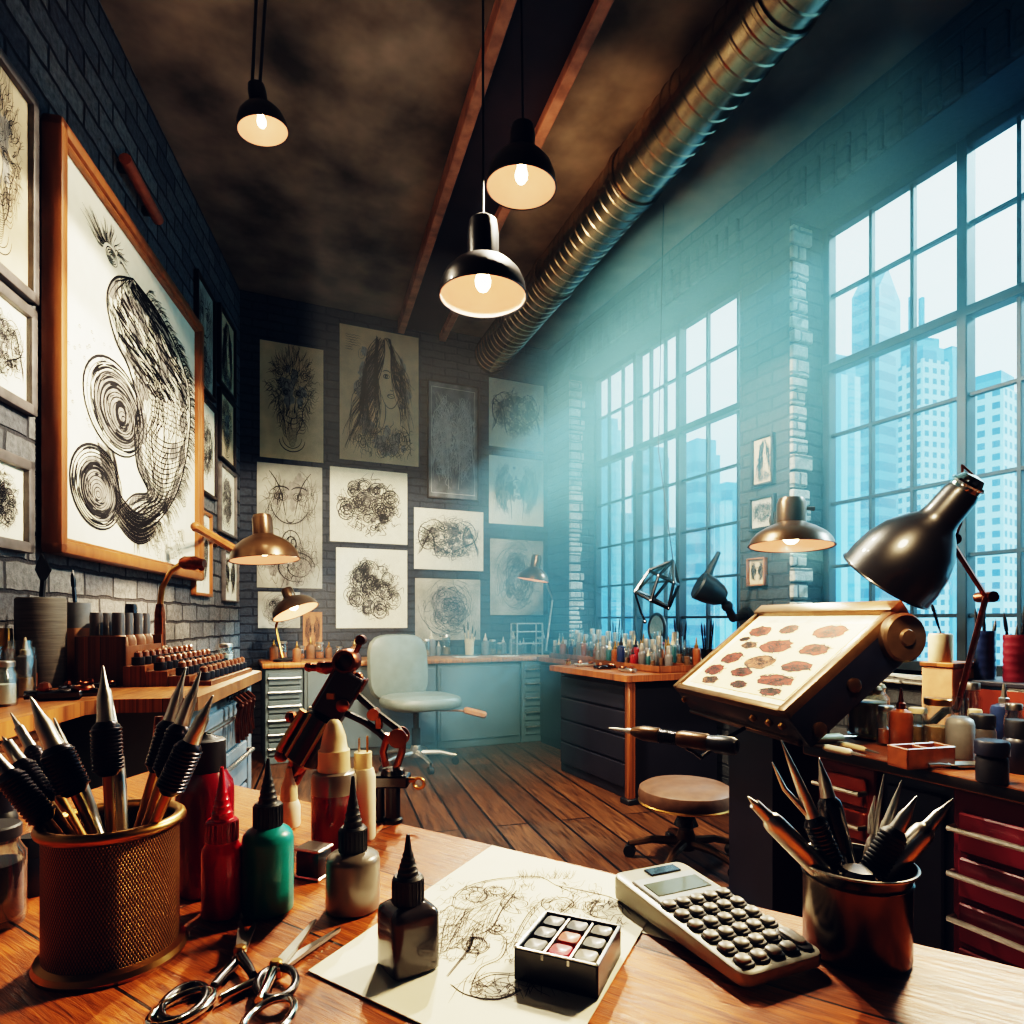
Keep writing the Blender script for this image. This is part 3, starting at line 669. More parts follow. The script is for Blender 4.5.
on_left(194, 284, 211, 392, 'framed_print', 'dim tan print hung high just beyond the huge oak frame', 'face', 34, 'papergrey', 'framedark', .02)
on_left(217, 316, 232, 392, 'framed_print', 'dim print highest in the column nearest the room corner', 'portrait', 35, 'papertan', 'framedark', .02)
on_left(193.5, 400, 213, 495, 'framed_print', 'white print of a dragon figure in a dark frame beside the oak frame', 'tangle', 36, 'paper', 'framedark', .02)
on_left(217, 396, 232, 464, 'framed_print', 'brownish print in the middle of the column nearest the room corner', 'mask', 37, 'papertan', 'framedark', .02)
on_left(217, 468, 233, 536, 'framed_print', 'pale print lowest in the column nearest the room corner', 'smoke', 38, 'paper', 'framegrey', .02)
on_left(190.5, 510, 208, 596, 'framed_print', 'narrow white print under the arm of the bronze lamp', 'crest', 39, 'paper', 'frame', .018, wash=False)
on_left(221, 552, 235, 602, 'framed_print', 'narrow white print beside the shade of the bronze lamp', 'crest', 40, 'paper', 'framegrey', .012, wash=False)
# small prints on the pier between the windows
def on_pier(x0, y0, x1, y1, *a, **k):
    ym = (y0+y1)/2; p, q = onR(x0, ym), onR(x1, ym); c = (p+q)/2; d = c.y
    zt, zb = EYE+(HOR-y0)/F*d, EYE+(HOR-y1)/F*d; c.z = (zt+zb)/2
    return picture(a[0], a[1], c, ANG-PI/2, (q-p).length, zt-zb, *a[2:], **k)
on_pier(754, 436, 776, 486, 'framed_print', 'small dark portrait print high on the brick pier', 'portrait', 51, 'papertan', 'framedark', .015)
on_pier(752, 496, 777, 530, 'framed_print', 'small dim landscape print under the portrait on the brick pier', 'tangle', 52, 'papergrey', 'framedark', .015)
on_pier(750, 558, 768, 586, 'framed_print', 'tiny pale arched print low on the brick pier beneath the lamp shade', 'crest', 53, 'papertan', 'frame', .01, wash=False)
# ================================================================ benches and cabinets
def counter(name, label, a, c, o, rot, m):
    b = MB(); b.span(a, c, .008, seg=2); w = b.build(name, m, None, 30, o, rot); return tag(w, label, 'worktop')
def cabinet(label, a, c, o, rot, face, rows, body, front, handle=True, cat='cabinet', hw=.7, group=None, topgap=.03):
    """box (local a..c) with drawers on the face named -x, +x or -y"""
    t = thing('drawer_cabinet' if rows > 1 else 'cabinet', label, cat, o, rot, group)
    b = MB(); b.span(a, c, .004); b.build('carcass', body, t, 30)
    H = c[2]-a[2]-topgap-.05; h = H/max(rows, 1)
    for i in range(rows):
        z1 = c[2]-topgap-i*h; z0 = z1-h+.012
        if face[1] == 'x':
            x = a[0] if face[0] == '-' else c[0]; s = -1 if face[0] == '-' else 1
            fa, fc = (x, a[1]+.02, z0), (x+s*.016, c[1]-.02, z1)
            hm = (a[1]+c[1])/2; hl = (c[1]-a[1])*hw/2
            pts = [(x+s*.016, hm-hl, z1-.035), (x+s*.04, hm-hl, z1-.035), (x+s*.04, hm+hl, z1-.035), (x+s*.016, hm+hl, z1-.035)]
        else:
            y = a[1]; fa, fc = (a[0]+.02, y-.016, z0), (c[0]-.02, y, z1)
            hm = (a[0]+c[0])/2; hl = (c[0]-a[0])*hw/2
            pts = [(hm-hl, y-.016, z1-.035), (hm-hl, y-.04, z1-.035), (hm+hl, y-.04, z1-.035), (hm+hl, y-.016, z1-.035)]
        b = MB(); b.span([min(u, v) for u, v in zip(fa, fc)], [max(u, v) for u, v in zip(fa, fc)], .004)
        d = b.build('drawer' if rows > 1 else 'door', front, t, 30)
        if handle: b = MB(); b.tube(pts, .007, 8); b.build('handle', M_['steel'], d)
    return t
# back counter, room frame: x along the back wall, y = depth (0 at the wall)
def bx_at(px, y=-.55): p = ray_plane(px, 690, BR+U*y, U); return toroom(p)[0]
HB = .70
counter('worktop', 'long pale worktop along the back wall under the posters', (-2.5, -.57, HB-.035), (-.02, -.005, HB), BR, ANG, M_['bench'])
xa, xb, xc, xd = -2.48, bx_at(303), bx_at(522), bx_at(558)
cabinet('teal grey drawer cabinet under the back worktop, behind the bronze lamp', (xa, -.54, 0), (xb, -.02, HB-.037), BR, ANG, '-y', 6, M_['cabinet'], M_['cabinet'], hw=.86)
cabinet('plain grey cabinet behind the swivel chair', (xb+.01, -.54, 0), (-1.25, -.02, HB-.037), BR, ANG, '-y', 1, M_['cabinet'], M_['cabinet'], handle=False)
cabinet('plain grey cabinet between the swivel chair and the corner drawers', (-1.24, -.54, 0), (xc-.01, -.02, HB-.037), BR, ANG, '-y', 1, M_['cabinet'], M_['cabinet'], handle=False)
cabinet('narrow drawer cabinet with bright handles in the far corner by the windows', (xc, -.55, 0), (xd, -.02, HB-.037), BR, ANG, '-y', 5, M_['cabinet'], M_['cabinet'], hw=.86)
# bench under the far window
ym = -2.39
b = MB(); b.prism([(-.776, ym), (-.02, ym), (-.02, -.575), (-.40, -.575), (-.40, -1.5), (-.776, -1.5)], HB-.035, HB); tag(b.build('worktop', M_['benchdark'], None, 30, BR, ANG), 'dark walnut worktop under the far window', 'worktop')
cabinet('dark cupboard block under the narrow part of the walnut worktop', (-.38, -1.45, 0), (-.06, -.6, HB-.037), BR, ANG, '-x', 1, M_['cabdark'], M_['cabdark'], handle=False)
cabinet('dark drawer cabinet under the walnut worktop, at its open end', (-.70, ym+.1, 0), (-.06, -1.52, HB-.037), BR, ANG, '-x', 4, M_['cabdark'], M_['cabdark'], handle=False)
t = thing('bench_leg', 'bare wooden post under the corner of the walnut worktop', 'post', room(-.73, ym+.04), ANG)
b = MB(); b.span((-.022, -.022, 0), (.022, .022, HB-.037), .004); b.build('post', M_['benchdark'], t); b = MB(); b.span((-.04, -.04, 0), (.04, .04, .03), .004); b.build('foot', M_['blackmat'], t)
# near bench with red drawers below the near window
HR = .65; yf = -3.93; xf = -1.25
def ry_at(px): p = ray_plane(px, 760, BR+V*(xf+.02), V); return toroom(p)[1]
counter('worktop', 'reddish walnut worktop crowded with bottles under the near window', (xf, -5.7, HR-.035), (-.40, yf, HR), BR, ANG, M_['benchdark'])
yA, yB, yC = ry_at(873), ry_at(950), ry_at(1090)
cabinet('rust coloured drawer cabinet behind the steel pen cup', (xf+.03, yA, 0), (-.45, yf-.03, HR-.037), BR, ANG, '-x', 6, M_['rust'], M_['rust'], hw=.8)
cabinet('narrow navy cupboard between the rust and maroon drawers', (xf+.05, yB+.005, 0), (-.45, yA-.005, HR-.037), BR, ANG, '-x', 1, M_['navy'], M_['navy'], handle=False)
cabinet('maroon drawer cabinet with long silver handles', (xf+.03, yC, 0), (-.45, yB, HR-.037), BR, ANG, '-x', 5, M_['maroon'], M_['maroon'], hw=.9, topgap=.05)
# benches on the picture wall
HL = .80
b = MB(); b.prism([(.005, -.6), (.43, -.6), (.43, 1.52), (.45, 1.545), (.66, 1.545), (.68, 1.56), (.66, 2.43), (.63, 2.46), (.005, 2.46)], HL-.035, HL)
tag(b.build('worktop', M_['bench'], None, 30, L0, LANG), 'warm pine worktop along the picture wall', 'worktop')
cabinet('brown cabinet under the pine worktop, beside the desk', (.02, -.55, 0), (.39, 1.5, HL-.037), L0, LANG, '+x', 1, M_['brown'], M_['brown'], handle=False)
t = cabinet('grey drawer cabinet at the end of the pine worktop', (.03, 1.60, 0), (.60, 2.42, HL-.037), L0, LANG, '+x', 4, M_['cabinet'], M_['gray'], hw=.9, topgap=.06)
for y in (1.60, 2.38): b = MB(); b.span((.60, y, .04), (.625, y+.04, HL-.04), .006); b.build('corner_post', M_['gray'], t)
t = thing('tool_rack', 'rusty pliers hanging on a hook rail from the grey drawer cabinet', 'tool rack', left(.66, 2.15, .74), LANG)
b = MB(); b.span((-.03, -.12, -.01), (-.018, .12, .01), .003); b.build('rail', M_['darksteel'], t)
for i in range(4):
    y = -.09+i*.06; b = MB(); b.tube([(-.012, y, 0), (.01, y, -.02), (0, y-.012, -.08), (.004, y-.018, -.15)], .008, 8); b.tube([(-.012, y, 0), (.01, y+.004, -.02), (0, y+.014, -.08), (.004, y+.02, -.14)], .008, 8); b.ball((.006, y, -.03), .014, 8)
    b.build('pliers', M_['copper'], t)
# ================================================================ pendants
def pendant(name_label, px, py, d, rim, hgt, top, cordpx, tilt=(0, 0), two=False, wide=False):
    c = P(px, py, d); R = rim
    t = thing('pendant_lamp', name_label, 'pendant lamp', c, (tilt[0], tilt[1], 0))
    if wide: pr = [(R, 0), (R*.97, R*.26), (R*.86, R*.5), (R*.66, R*.7), (R*.42, R*.82), (R*.3, R*.86)]
    else: pr = [(R, 0), (R*.97, R*.3), (R*.84, R*.62), (R*.62, R*.86), (R*.42, R*1.0), (R*.36, R*1.06)]
    b = MB(); b.shell(pr+[(pr[-1][0], pr[-1][1]+.001)], 40); b.torus((0, 0, 0), R, R*.018, 40, 6); sh = b.build('shade', M_['black'], t)
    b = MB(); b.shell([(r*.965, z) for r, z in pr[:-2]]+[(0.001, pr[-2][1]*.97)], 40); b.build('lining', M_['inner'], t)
    z = pr[-1][1]; b = MB(); b.lathe([(R*.36, z), (R*.36, z+hgt*.6), (R*.32, z+hgt*.9), (R*.2, z+hgt), (0, z+hgt)], 24); b.build('socket_cap', M_['black'], t)
    b = MB(); b.lathe([(0, R*.13), (R*.1, R*.15), (R*.17, R*.26), (R*.18, R*.38), (R*.13, R*.55), (R*.11, R*.75), (0, R*.75)], 20); b.build('bulb', M_['bulb'], t)
    inv = t.rotation_euler.to_matrix().inverted()
    for k in ((-1, 1) if two else (0,)):
        b = MB(); b.tube([Vector((k*R*.16, 0, z+hgt*.95)), inv @ Vector((k*R*.2, 0, CEIL-c.z-.02))], .006 if two else .0045, 8); b.build('cord', M_['blackmat'], t)
    b = MB(); q = inv @ Vector((0, 0, CEIL-c.z-.03)); b.lathe([(0, 0), (.04, 0), (.05, .02), (.05, .029), (0, .029)], 20, Matrix.Translation(q)); b.build('ceiling_rose', M_['blackmat'], t)
    return c
LP1 = pendant('small warm pendant lamp hanging on two cords over the picture wall', 263, 131, 2.4, .092, .07, 0, 0, (.10, -.12), True)
LP2 = pendant('glowing bell pendant lamp hung beside the ceiling beam', 521, 188, 2.5, .138, .1, 0, 0, (.02, .03))
LP3 = pendant('wide black dome pendant lamp, lowest of the three', 483, 297, 2.45, .168, .16, 0, 0, (0, 0), False, True)
# ================================================================ chair and stool
def castor_base(t, R, z, n=5, m='darksteel', a0=.3):
    b = MB(); b.lathe([(0, z-.03), (.035, z-.03), (.04, z+.02), (.03, z+.05), (0, z+.05)], 20); b.build('hub', M_[m], t)
    for i in range(n):
        a = a0+2*PI*i/n; d = Vector((math.cos(a), math.sin(a), 0))
        b = MB(); b.tube([d*.02+Vector((0, 0, z)), d*R*.6+Vector((0, 0, z-.004)), d*R+Vector((0, 0, z-.03))], [.02, .016, .012], 8)
        l = b.build('leg', M_[m], t)
        b = MB(); w = d*R; s = Vector((-d.y, d.x, 0))
        b.cyl(w+Vector((0, 0, .025))-s*.016, w+Vector((0, 0, .025))+s*.016, .025, n=16); b.cyl(w+Vector((0, 0, .03)), w+Vector((0, 0, z-.02)), .008, n=8); b.build('castor', M_['blackmat'], l)
def cushion(b, c, sx, sy, sz, p=4, dome=.25):
    b.lathe([(0, 0), (.82, 0), (.95, .12), (1, .35), (1, .6), (.95, .82), (.8, .95), (.5, 1+dome*.1), (0, 1+dome*.15)], 36, Matrix.Translation(Vector(c)) @ Matrix.Diagonal(Vector((sx/2, sy/2, sz, 1))), power=p)
cp = onZ(416, 766, 0); cp.z = 0
t = thing('swivel_chair', 'grey padded swivel chair facing out from the back worktop', 'chair', cp, ANG+.12)
b = MB(); cushion(b, (.02, -.03, .40), .52, .48, .095, 3.2); b.build('seat', M_['vinylgrey'], t)
b = MB(); 
b.lathe([(0, 0), (.8, 0), (.97, .2), (1, .5), (.95, .8), (.75, .97), (0, 1.05)], 36, Matrix.Translation((-.04, .27, .66)) @ Matrix.Rotation(PI/2-.1, 4, 'X') @ Matrix.Diagonal(Vector((.225, .235, .09, 1))), power=4); b.build('backrest', M_['vinylgrey'], t)
b = MB(); b.tube([(0, .05, .39), (-.02, .28, .39), (-.04, .31, .5), (-.04, .295, .62)], .014, 8); b.build('back_bracket', M_['darksteel'], t)
b = MB(); b.cyl((0, 0, .1), (0, 0, .26), .03); b.cyl((0, 0, .26), (0, 0, .40), .02); b.lathe([(.02, .36), (.1, .385), (.11, .405), (0, .405)], 20); b.build('gas_lift', M_['darksteel'], t)
castor_base(t, .27, .095, 5, 'steel', .9)
b = MB(); b.tube([(.08, -.1, .39), (.2, -.16, .385), (.28, -.2, .38)], .008, 8); b.box((0, 0, 0), (.16, .05, .045), .012, Matrix.Translation((.33, -.24, .37)) @ Matrix.Rotation(-.55, 4, 'Z') @ Matrix.Rotation(.25, 4, 'Y')); lv = b.build('adjusting_lever', M_['tanclay'], t); lv['label'] = 'orange brown lever'
sp = onZ(686, 862, 0); sp.z = 0
t = thing('rolling_stool', 'low round brown leather stool on castors in front of the drawing board', 'stool', sp, 0)
zs = .325
b = MB(); b.lathe([(0, zs-.085), (.17, zs-.085), (.19, zs-.075), (.196, zs-.045), (.19, zs-.02), (.165, zs-.005), (.1, zs+.004), (0, zs+.006)], 40); b.build('seat', M_['vinylbrown'], t)
b = MB(); b.torus((0, 0, zs-.075), .19, .006, 40, 6); b.lathe([(0, zs-.105), (.13, zs-.1), (.17, zs-.085), (0, zs-.085)], 30); b.build('seat_trim', M_['gold'], t)
b = MB(); b.cyl((0, 0, .08), (0, 0, .15), .03); b.cyl((0, 0, .15), (0, 0, zs-.1), .018); b.cyl((0, 0, .155), (0, 0, .185), .05, .036); b.build('column', M_['darksteel'], t)
castor_base(t, .23, .085, 5, 'brassy', .35)
# ================================================================ light box drawing board on its stand
BX, BY, BZ, BYAW, BTILT, BW, BH, BT = .5777, 2.3, .7615, -1.3832, .6721, .6636, .4593, .13
t = thing('light_box', 'tilted light box with a sheet of red brown tattoo motifs on a dark stand', 'light box', (BX, BY, BZ), (BTILT, 0, BYAW))
b = MB(); b.span((0, 0, -BT), (BW, BH, -.012), .012, seg=2); b.build('case', M_['navy'], t, 30)
b = MB(); e = .035
for a, c in (((0, 0, -.03), (BW, e*.7, 0)), ((0, BH-e*1.3, -.03), (BW, BH, .012)), ((0, 0, -.03), (e*.7, BH, .004)), ((BW-e, 0, -.03), (BW, BH, .004))): b.span(a, c, .007, seg=2)
b.build('rim', mat('bronze_metal_rim', rgb(104, 82, 60), .4, .6, var=.2, scale=20), t, 30)
b = MB(); b.span((e*.7, e*.7, -.012), (BW-e, BH-e*1.3, -.008)); b.build('panel', mat('light_panel', rgb(250, 226, 190), .4, emit=.12, ecol=rgb(255, 200, 140)), t, 0)
# the sheet: local x runs toward the viewer side, y up the slope
sh0, sh1, sv0, sv1 = .06, BW-.055, .045, BH-.085
b = MB(); b.span((sh0, sv0, -.0075), (sh1, sv1, -.006)); shp = b.build('flash_sheet', mat('flash_sheet_paper', rgb(226, 190, 146), .7, var=.06, emit=.12, ecol=rgb(255, 196, 136)), t, 0)  # paper glows to imitate panel light coming through it
r = random.Random(3); S, fill, fill2 = [], [], []
sw, shh = sh1-sh0, sv1-sv0
MO = [(.15, .86, .17, .13), (.42, .90, .13, .1), (.78, .88, .2, .14), (.2, .63, .12, .08), (.47, .64, .22, .15), (.82, .63, .18, .11), (.08, .72, .08, .05), (.17, .42, .15, .13), (.49, .40, .22, .14), (.82, .40, .18, .1), (.13, .22, .15, .12), (.42, .24, .16, .1), (.78, .2, .24, .11), (.2, .07, .14, .08), (.52, .08, .12, .07), (.84, .06, .13, .07)]
for cx, cy, rx, ry in MO:
    rx, ry = rx*1.3, ry*1.3
    sk = r.uniform(-.3, .3); n = 20; rag = [r.uniform(.82, 1.1) for _ in range(n)]
    pts = [(cx-.5+rx*.5*rag[i]*math.cos(2*PI*i/n)+sk*ry*.3*math.sin(2*PI*i/n), cy-.5+ry*.5*rag[i]*math.sin(2*PI*i/n)) for i in range(n)]
    (fill if r.random() < .6 else fill2).append(pts); S.append((pts+[pts[0]], .0045))
    for i in range(60):
        a = r.uniform(0, 6.3); f = r.random()**.6*.48; x, y = cx-.5+rx*f*math.cos(a), cy-.5+ry*f*math.sin(a); bb = r.uniform(0, 6.3)
        S.append((wave(x, y, x+rx*.2*math.cos(bb), y+ry*.2*math.sin(bb), .012, 1, 8, a), r.uniform(.0012, .003)))
    S.append((spiral(cx-.5, cy-.5, rx*.2, ry*.25, 2.5, sk*9), .0025))
ME = Matrix.Translation(((sh0+sh1)/2, (sv0+sv1)/2, -.0056)) @ Matrix(((1, 0, 0, 0), (0, 0, 1, 0), (0, -1, 0, 0), (0, 0, 0, 1)))
def flat(patches, y, w, h, M):
    b = MB()
    for p in patches:
        n = len(p); b._add([(a*w, y, c*h) for a, c in p], [list(range(n))], M)
    return b
flat(fill, 0, sw, shh, ME).build('red_motif_print', mat('red_brown_ink', rgb(120, 44, 32), .8, var=.4, scale=40), shp, 0)
flat(fill2, 0, sw, shh, ME).build('brown_motif_print', mat('brown_ink', rgb(128, 80, 54), .8, var=.4, scale=40), shp, 0)
MB().ribbons(S, -.0004, sw, shh, ME).build('motif_line', M_['ink'], shp, 0)
b = MB(); M2 = Matrix.Translation((BW, BH-.07, -.065)) @ Matrix.Rotation(PI/2, 4, 'Y'); b.lathe([(0, -.01), (.062, -.01), (.066, -.006), (.066, .018), (.06, .024), (.024, .026), (.02, .032), (0, .032)], 32, M2); b.build('pivot_disc', mat('bronze_case', rgb(96, 78, 62), .4, .5, var=.2), t)
for y, z in ((.2, -.075), (.05, -.1)):
    b = MB(); b.lathe([(0, 0), (.02, 0), (.02, .008), (.013, .012), (0, .012)], 20, Matrix.Translation((BW, y, z)) @ Matrix.Rotation(PI/2, 4, 'Y')); b.build('knob', M_['brassy'], t)
for x in (.03, .47, .55, .61):
    b = MB(); b.lathe([(0, 0), (.011, 0), (.009, .012), (0, .014)], 14, Matrix.Translation((x, .001, -.055)) @ Matrix.Rotation(PI/2, 4, 'X')); b.build('knob', M_['gold'], t)
b = MB(); b.span((.02, -.012, -.115), (BW-.02, .004, -.1), .003); b.build('ledge', M_['brassy'], t)
Ti = (Matrix.Translation((BX, BY, BZ)) @ Matrix.Rotation(BYAW, 4, 'Z') @ Matrix.Rotation(BTILT, 4, 'X')).inverted()
Rw = Ti @ Matrix.Translation((.875, 2.13, 0)) @ Matrix.Rotation(BYAW, 4, 'Z')
b = MB(); b.prism([(-.13, -.09), (.13, -.09), (.13, .11), (-.13, .11)], .05, .72, Rw); b.span((-.17, -.13, 0), (.17, .15, .05), .01, Rw); b.prism([(-.15, -.06), (.12, -.06), (.12, .1), (-.15, .1)], .6, .76, Rw); b.build('stand', M_['navy'], t, 30)
# ---------------------------------------------------------------- machines on a bracket in front of the light box
def machine(name, label, A, B, r, cat='tattoo machine', m1='brassy', m2='black'):
    """pen shaped machine from needle tip A to tail B"""
    A, B = Vector(A), Vector(B); L = (B-A).length; t = thing(name, label, cat, B)
    a, z = A-B, Vector((0, 0, 0)); d = -a.normalized()
    def at(f): return a*(1-f)
    MBx = MB(); MBx.axis_lathe(a, z, [(0, 0), (r*.1, .0), (r*.22, L*.06), (r*.25, L*.14), (r*.4, L*.16), (r*.4, L*.2), (0, L*.2)]); MBx.build('needle_tip', M_['steel'], t)
    MBx = MB(); MBx.axis_lathe(a, z, [(0, L*.2), (r*.5, L*.2), (r*.75, L*.24), (r, L*.3), (r, L*.42), (r*.9, L*.43), (0, L*.43)]); MBx.build('grip', M_[m1], t)
    MBx = MB(); pr = [(0, L*.43)]
    k = 9
    for i in range(k): q = L*(.43+.14*i/k); pr += [(r*.8, q), (r*.95, q+L*.005), (r*.95, q+L*.009), (r*.8, q+L*.012)]
    MBx.axis_lathe(a, z, pr+[(0, L*.57)]); MBx.build('ribbed_collar', M_['darksteel'], t)
    MBx = MB(); MBx.axis_lathe(a, z, [(0, L*.57), (r*.9, L*.57), (r*1.12, L*.61), (r*1.12, L*.78), (r, L*.80), (0, L*.8)]); MBx.build('body', M_[m1], t)
    MBx = MB(); MBx.axis_lathe(a, z, [(0, L*.8), (r*1.0, L*.8), (r*1.0, L*.84), (r*1.15, L*.86), (r*1.15, L*.97), (r*.9, L), (r*.5, L), (r*.45, L*.985), (0, L*.985)])
    MBx.build('motor_cap', M_[m2], t); return t
mA, mB = P(609, 728, 1.85), P(737, 747, 1.62)
machine('tattoo_machine', 'bronze pen tattoo machine pointing sideways in front of the light box', mA, mB, .021)
t = thing('machine_bracket', 'thin curved steel bracket below the light box holding the bronze machine', 'bracket', (mA+mB)/2)
q = mB-(mA+mB)/2; s_ = Vector((.80, 2.0, .70))-(mA+mB)/2
b = MB(); b.tube([q*.3+Vector((0, 0, -.022)), q*.5+Vector((.01, .04, -.05)), s_*.55+Vector((0, 0, -.04)), s_], .006, 8); b.build('arm', M_['darksteel'], t)
b = MB(); b.tube([q*.3+Vector((0, -.01, -.02)), q*.3+Vector((0, 0, -.023)), q*.3+Vector((0, .02, -.02))], .008, 8); b.build('clip', M_['darksteel'], t)
# ---------------------------------------------------------------- lamps
def shade_prof(R, H, neck, wide=.5):
    return [(R, 0), (R*.985, H*.06), (R*.93, H*.3), (R*.8, H*.56), (R*.58, H*.8), (neck*1.05, H*.98), (neck, H)]
def lamp_head(t, c, axis, R, H, neck, nh, m, bulb=True, rel=None, lining=True):
    """shade opening at c (local), axis pointing from the opening to the neck"""
    c = Vector(c); ax = Vector(axis).normalized(); x, y, z = frame_from(ax)
    M = Matrix((x, y, z)).transposed().to_4x4(); M.translation = c
    b = MB(); b.shell(shade_prof(R, H, neck), 40, M); b.torus((0, 0, 0), R, R*.016, 40, 6, M); sh = b.build('lamp_shade', M_[m], t)
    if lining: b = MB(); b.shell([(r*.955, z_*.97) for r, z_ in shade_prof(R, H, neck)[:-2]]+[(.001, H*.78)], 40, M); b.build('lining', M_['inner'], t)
    b = MB(); b.lathe([(neck, H), (neck, H+nh*.75), (neck*.85, H+nh*.95), (neck*.5, H+nh), (0, H+nh)], 24, M); b.build('lamp_neck', M_[m], t)
    if bulb:
        b = MB(); b.ball((0, 0, H*.42), R*.2, 16, M=M); b.build('bulb', M_['bulb'], t)
    return M
# wall arm lamp over the picture wall (bronze)
c = P(265, 560, 3.1); w0 = onL(213, 543)
t = thing('arm_lamp', 'bronze domed lamp on a wooden arm from the picture wall', 'lamp', w0)
lamp_head(t, c-w0, (-.08, .03, 1), .165, .125, .048, .1, 'brassy')
b = MB(); e0 = P(196, 527, 3.12)-w0; e1 = P(240, 553, 3.1)-w0; b.tube([Vector((0, 0, 0)), e0], .011, 8); b.ball(e0, .026, 10); b.tube([e0, e1], .022, 8); b.tube([e1, c-w0+Vector((-.01, 0, .12))], .016, 8); b.build('arm', M_['frame'], t)
b = MB(); b.lathe([(0, 0), (.028, 0), (.028, .02), (.02, .03), (0, .03)], 20, Matrix.Rotation(LANG, 4, 'Z') @ Matrix.Rotation(PI/2, 4, 'Y')); b.build('wall_plate', M_['brassy'], t)
LC1 = c
# lamp over the light box, on an arm from the pier
c = P(791, 546, 2.35); w0 = onR(778, 520)
t = thing('arm_lamp', 'brown domed lamp glowing over the top of the light box', 'lamp', w0)
lamp_head(t, c-w0, (.03, .05, 1), .15, .085, .052, .095, 'brassy')
b = MB(); e1 = c-w0+Vector((.0, .04, .15)); b.tube([Vector((0, 0, 0)), e1], .012, 8); b.build('arm', M_['brassy'], t)
b = MB(); b.lathe([(0, 0), (.045, 0), (.045, .02), (0, .025)], 20, Matrix.Rotation(ANG+PI, 4, 'Z') @ Matrix.Rotation(PI/2, 4, 'Y')); b.build('wall_plate', M_['brassy'], t)
b = MB(); e = c-w0; b.tube([e+Vector((.045, 0, .14)), e+Vector((.085, 0, .137))], [.006, .009], 8); b.build('switch', M_['brassy'], t)
LC2 = c
# the large black task lamp on the near bench
D = 1.75
base = onZ(930, 738, HR); base.z = HR
t = thing('task_lamp', 'large black jointed task lamp in front of the near window', 'lamp', base)
hc = P(886, 580, D)-base; back = P(958, 497, D-.13)-base
ax = (back-hc).normalized()
x, y, z = frame_from(ax); M = Matrix((x, y, z)).transposed().to_4x4(); M.translation = hc
R = .126; pr = [(R, 0), (R*.985, .01), (R*.98, .04), (R*.92, .085), (R*.78, .13), (R*.55, .17), (R*.40, .19), (R*.36, .21), (R*.34, .27), (R*.30, .285)]
b = MB(); b.shell(pr, 48, M); b.torus((0, 0, 0), R, .003, 48, 6, M); b.build('lamp_shade', M_['black'], t)
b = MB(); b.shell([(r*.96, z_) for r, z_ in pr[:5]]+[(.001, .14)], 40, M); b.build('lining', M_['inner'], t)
b = MB(); b.lathe([(R*.3, .283), (R*.3, .30), (R*.22, .32), (0, .325)], 24, M); b.torus((0, 0, .3), R*.3, .006, 24, 6, M); b.build('end_cap', M_['chrome'], t)
b = MB(); b.ball((0, 0, .09), .028, 14, M=M); b.build('bulb', M_['bulb'], t)
base_lamp = base+(M @ Vector((0, 0, .02)))
J0 = P(950, 540, D-.05)-base; J1 = P(986, 597, D-.02)-base; J2 = P(957, 690, D+.05)-base; J2.z = .10
b = MB()
for s in (-.012, .012):
    o = Vector((0, s*1.2, 0))+Vector((s, 0, 0)); b.tube([J0+o, J1+o], .006, 8)
b.cyl(J0-Vector((.0, .025, 0)), J0+Vector((0, .025, 0)), .014); b.tube([J0, M @ Vector((0, 0, .24))], .009, 8); b.build('upper_arm', M_['copper'], t)
b = MB()
for s in (-.014, .014):
    o = Vector((s, s*1.2, 0)); b.tube([J1+o, J2+o], .0065, 8)
b.cyl(J1-Vector((0, .028, 0)), J1+Vector((0, .028, 0)), .015); b.build('lower_arm', M_['copper'], t)
b = MB(); b.lathe([(0, 0), (.075, 0), (.078, .012), (.06, .02), (.02, .03), (.016, .05), (0, .05)], 28); b.tube([(0, 0, .04), J2*.6+Vector((0, 0, .03)), J2], .012, 8); b.build('base', M_['black'], t)
b = MB(); b.tube([M @ Vector((0, 0, .32)), M @ Vector((.02, .05, .33)), J0+Vector((.03, .0, .05)), J0+Vector((.02, .02, -.02))], .0035, 6); b.build('cord', M_['copper'], t)
# small clamp lamp at the back right, and the glowing table lamp at the back left
c = P(533, 580, 4.95); bs = onB(546, 640, .3); bs.z = HB
t = thing('task_lamp', 'small dark clamp lamp shining before the smoky grey poster', 'lamp', bs)
lamp_head(t, c-bs, (.16, 0, 1), .125, .10, .04, .1, 'brassy')
b = MB(); b.tube([(0, 0, .02), (.03, .05, .25), (.06, .05, .48), c-bs+Vector((.04, .02, .16))], .008, 8); b.build('arm', M_['steel'], t)
b = MB(); b.lathe([(0, 0), (.07, 0), (.07, .015), (.02, .03), (0, .03)], 20); b.build('base', M_['black'], t)
c = P(296, 612, 4.35); bs = onB(283, 650, .38); bs.z = HB
t = thing('task_lamp', 'small tilted lamp glowing low behind the pine worktop', 'lamp', bs)
lamp_head(t, c-bs, (-.45, .1, 1), .16, .11, .04, .07, 'brassy')
b = MB(); b.tube([(0, 0, .02), (-.05, .05, .15), (-.07, .05, .25), c-bs+Vector((-.07, .02, .15))], .009, 8); b.build('arm', M_['gold'], t)
b = MB(); b.lathe([(0, 0), (.07, 0), (.07, .015), (.02, .03), (0, .03)], 20); b.build('base', M_['black'], t)
LC4 = c
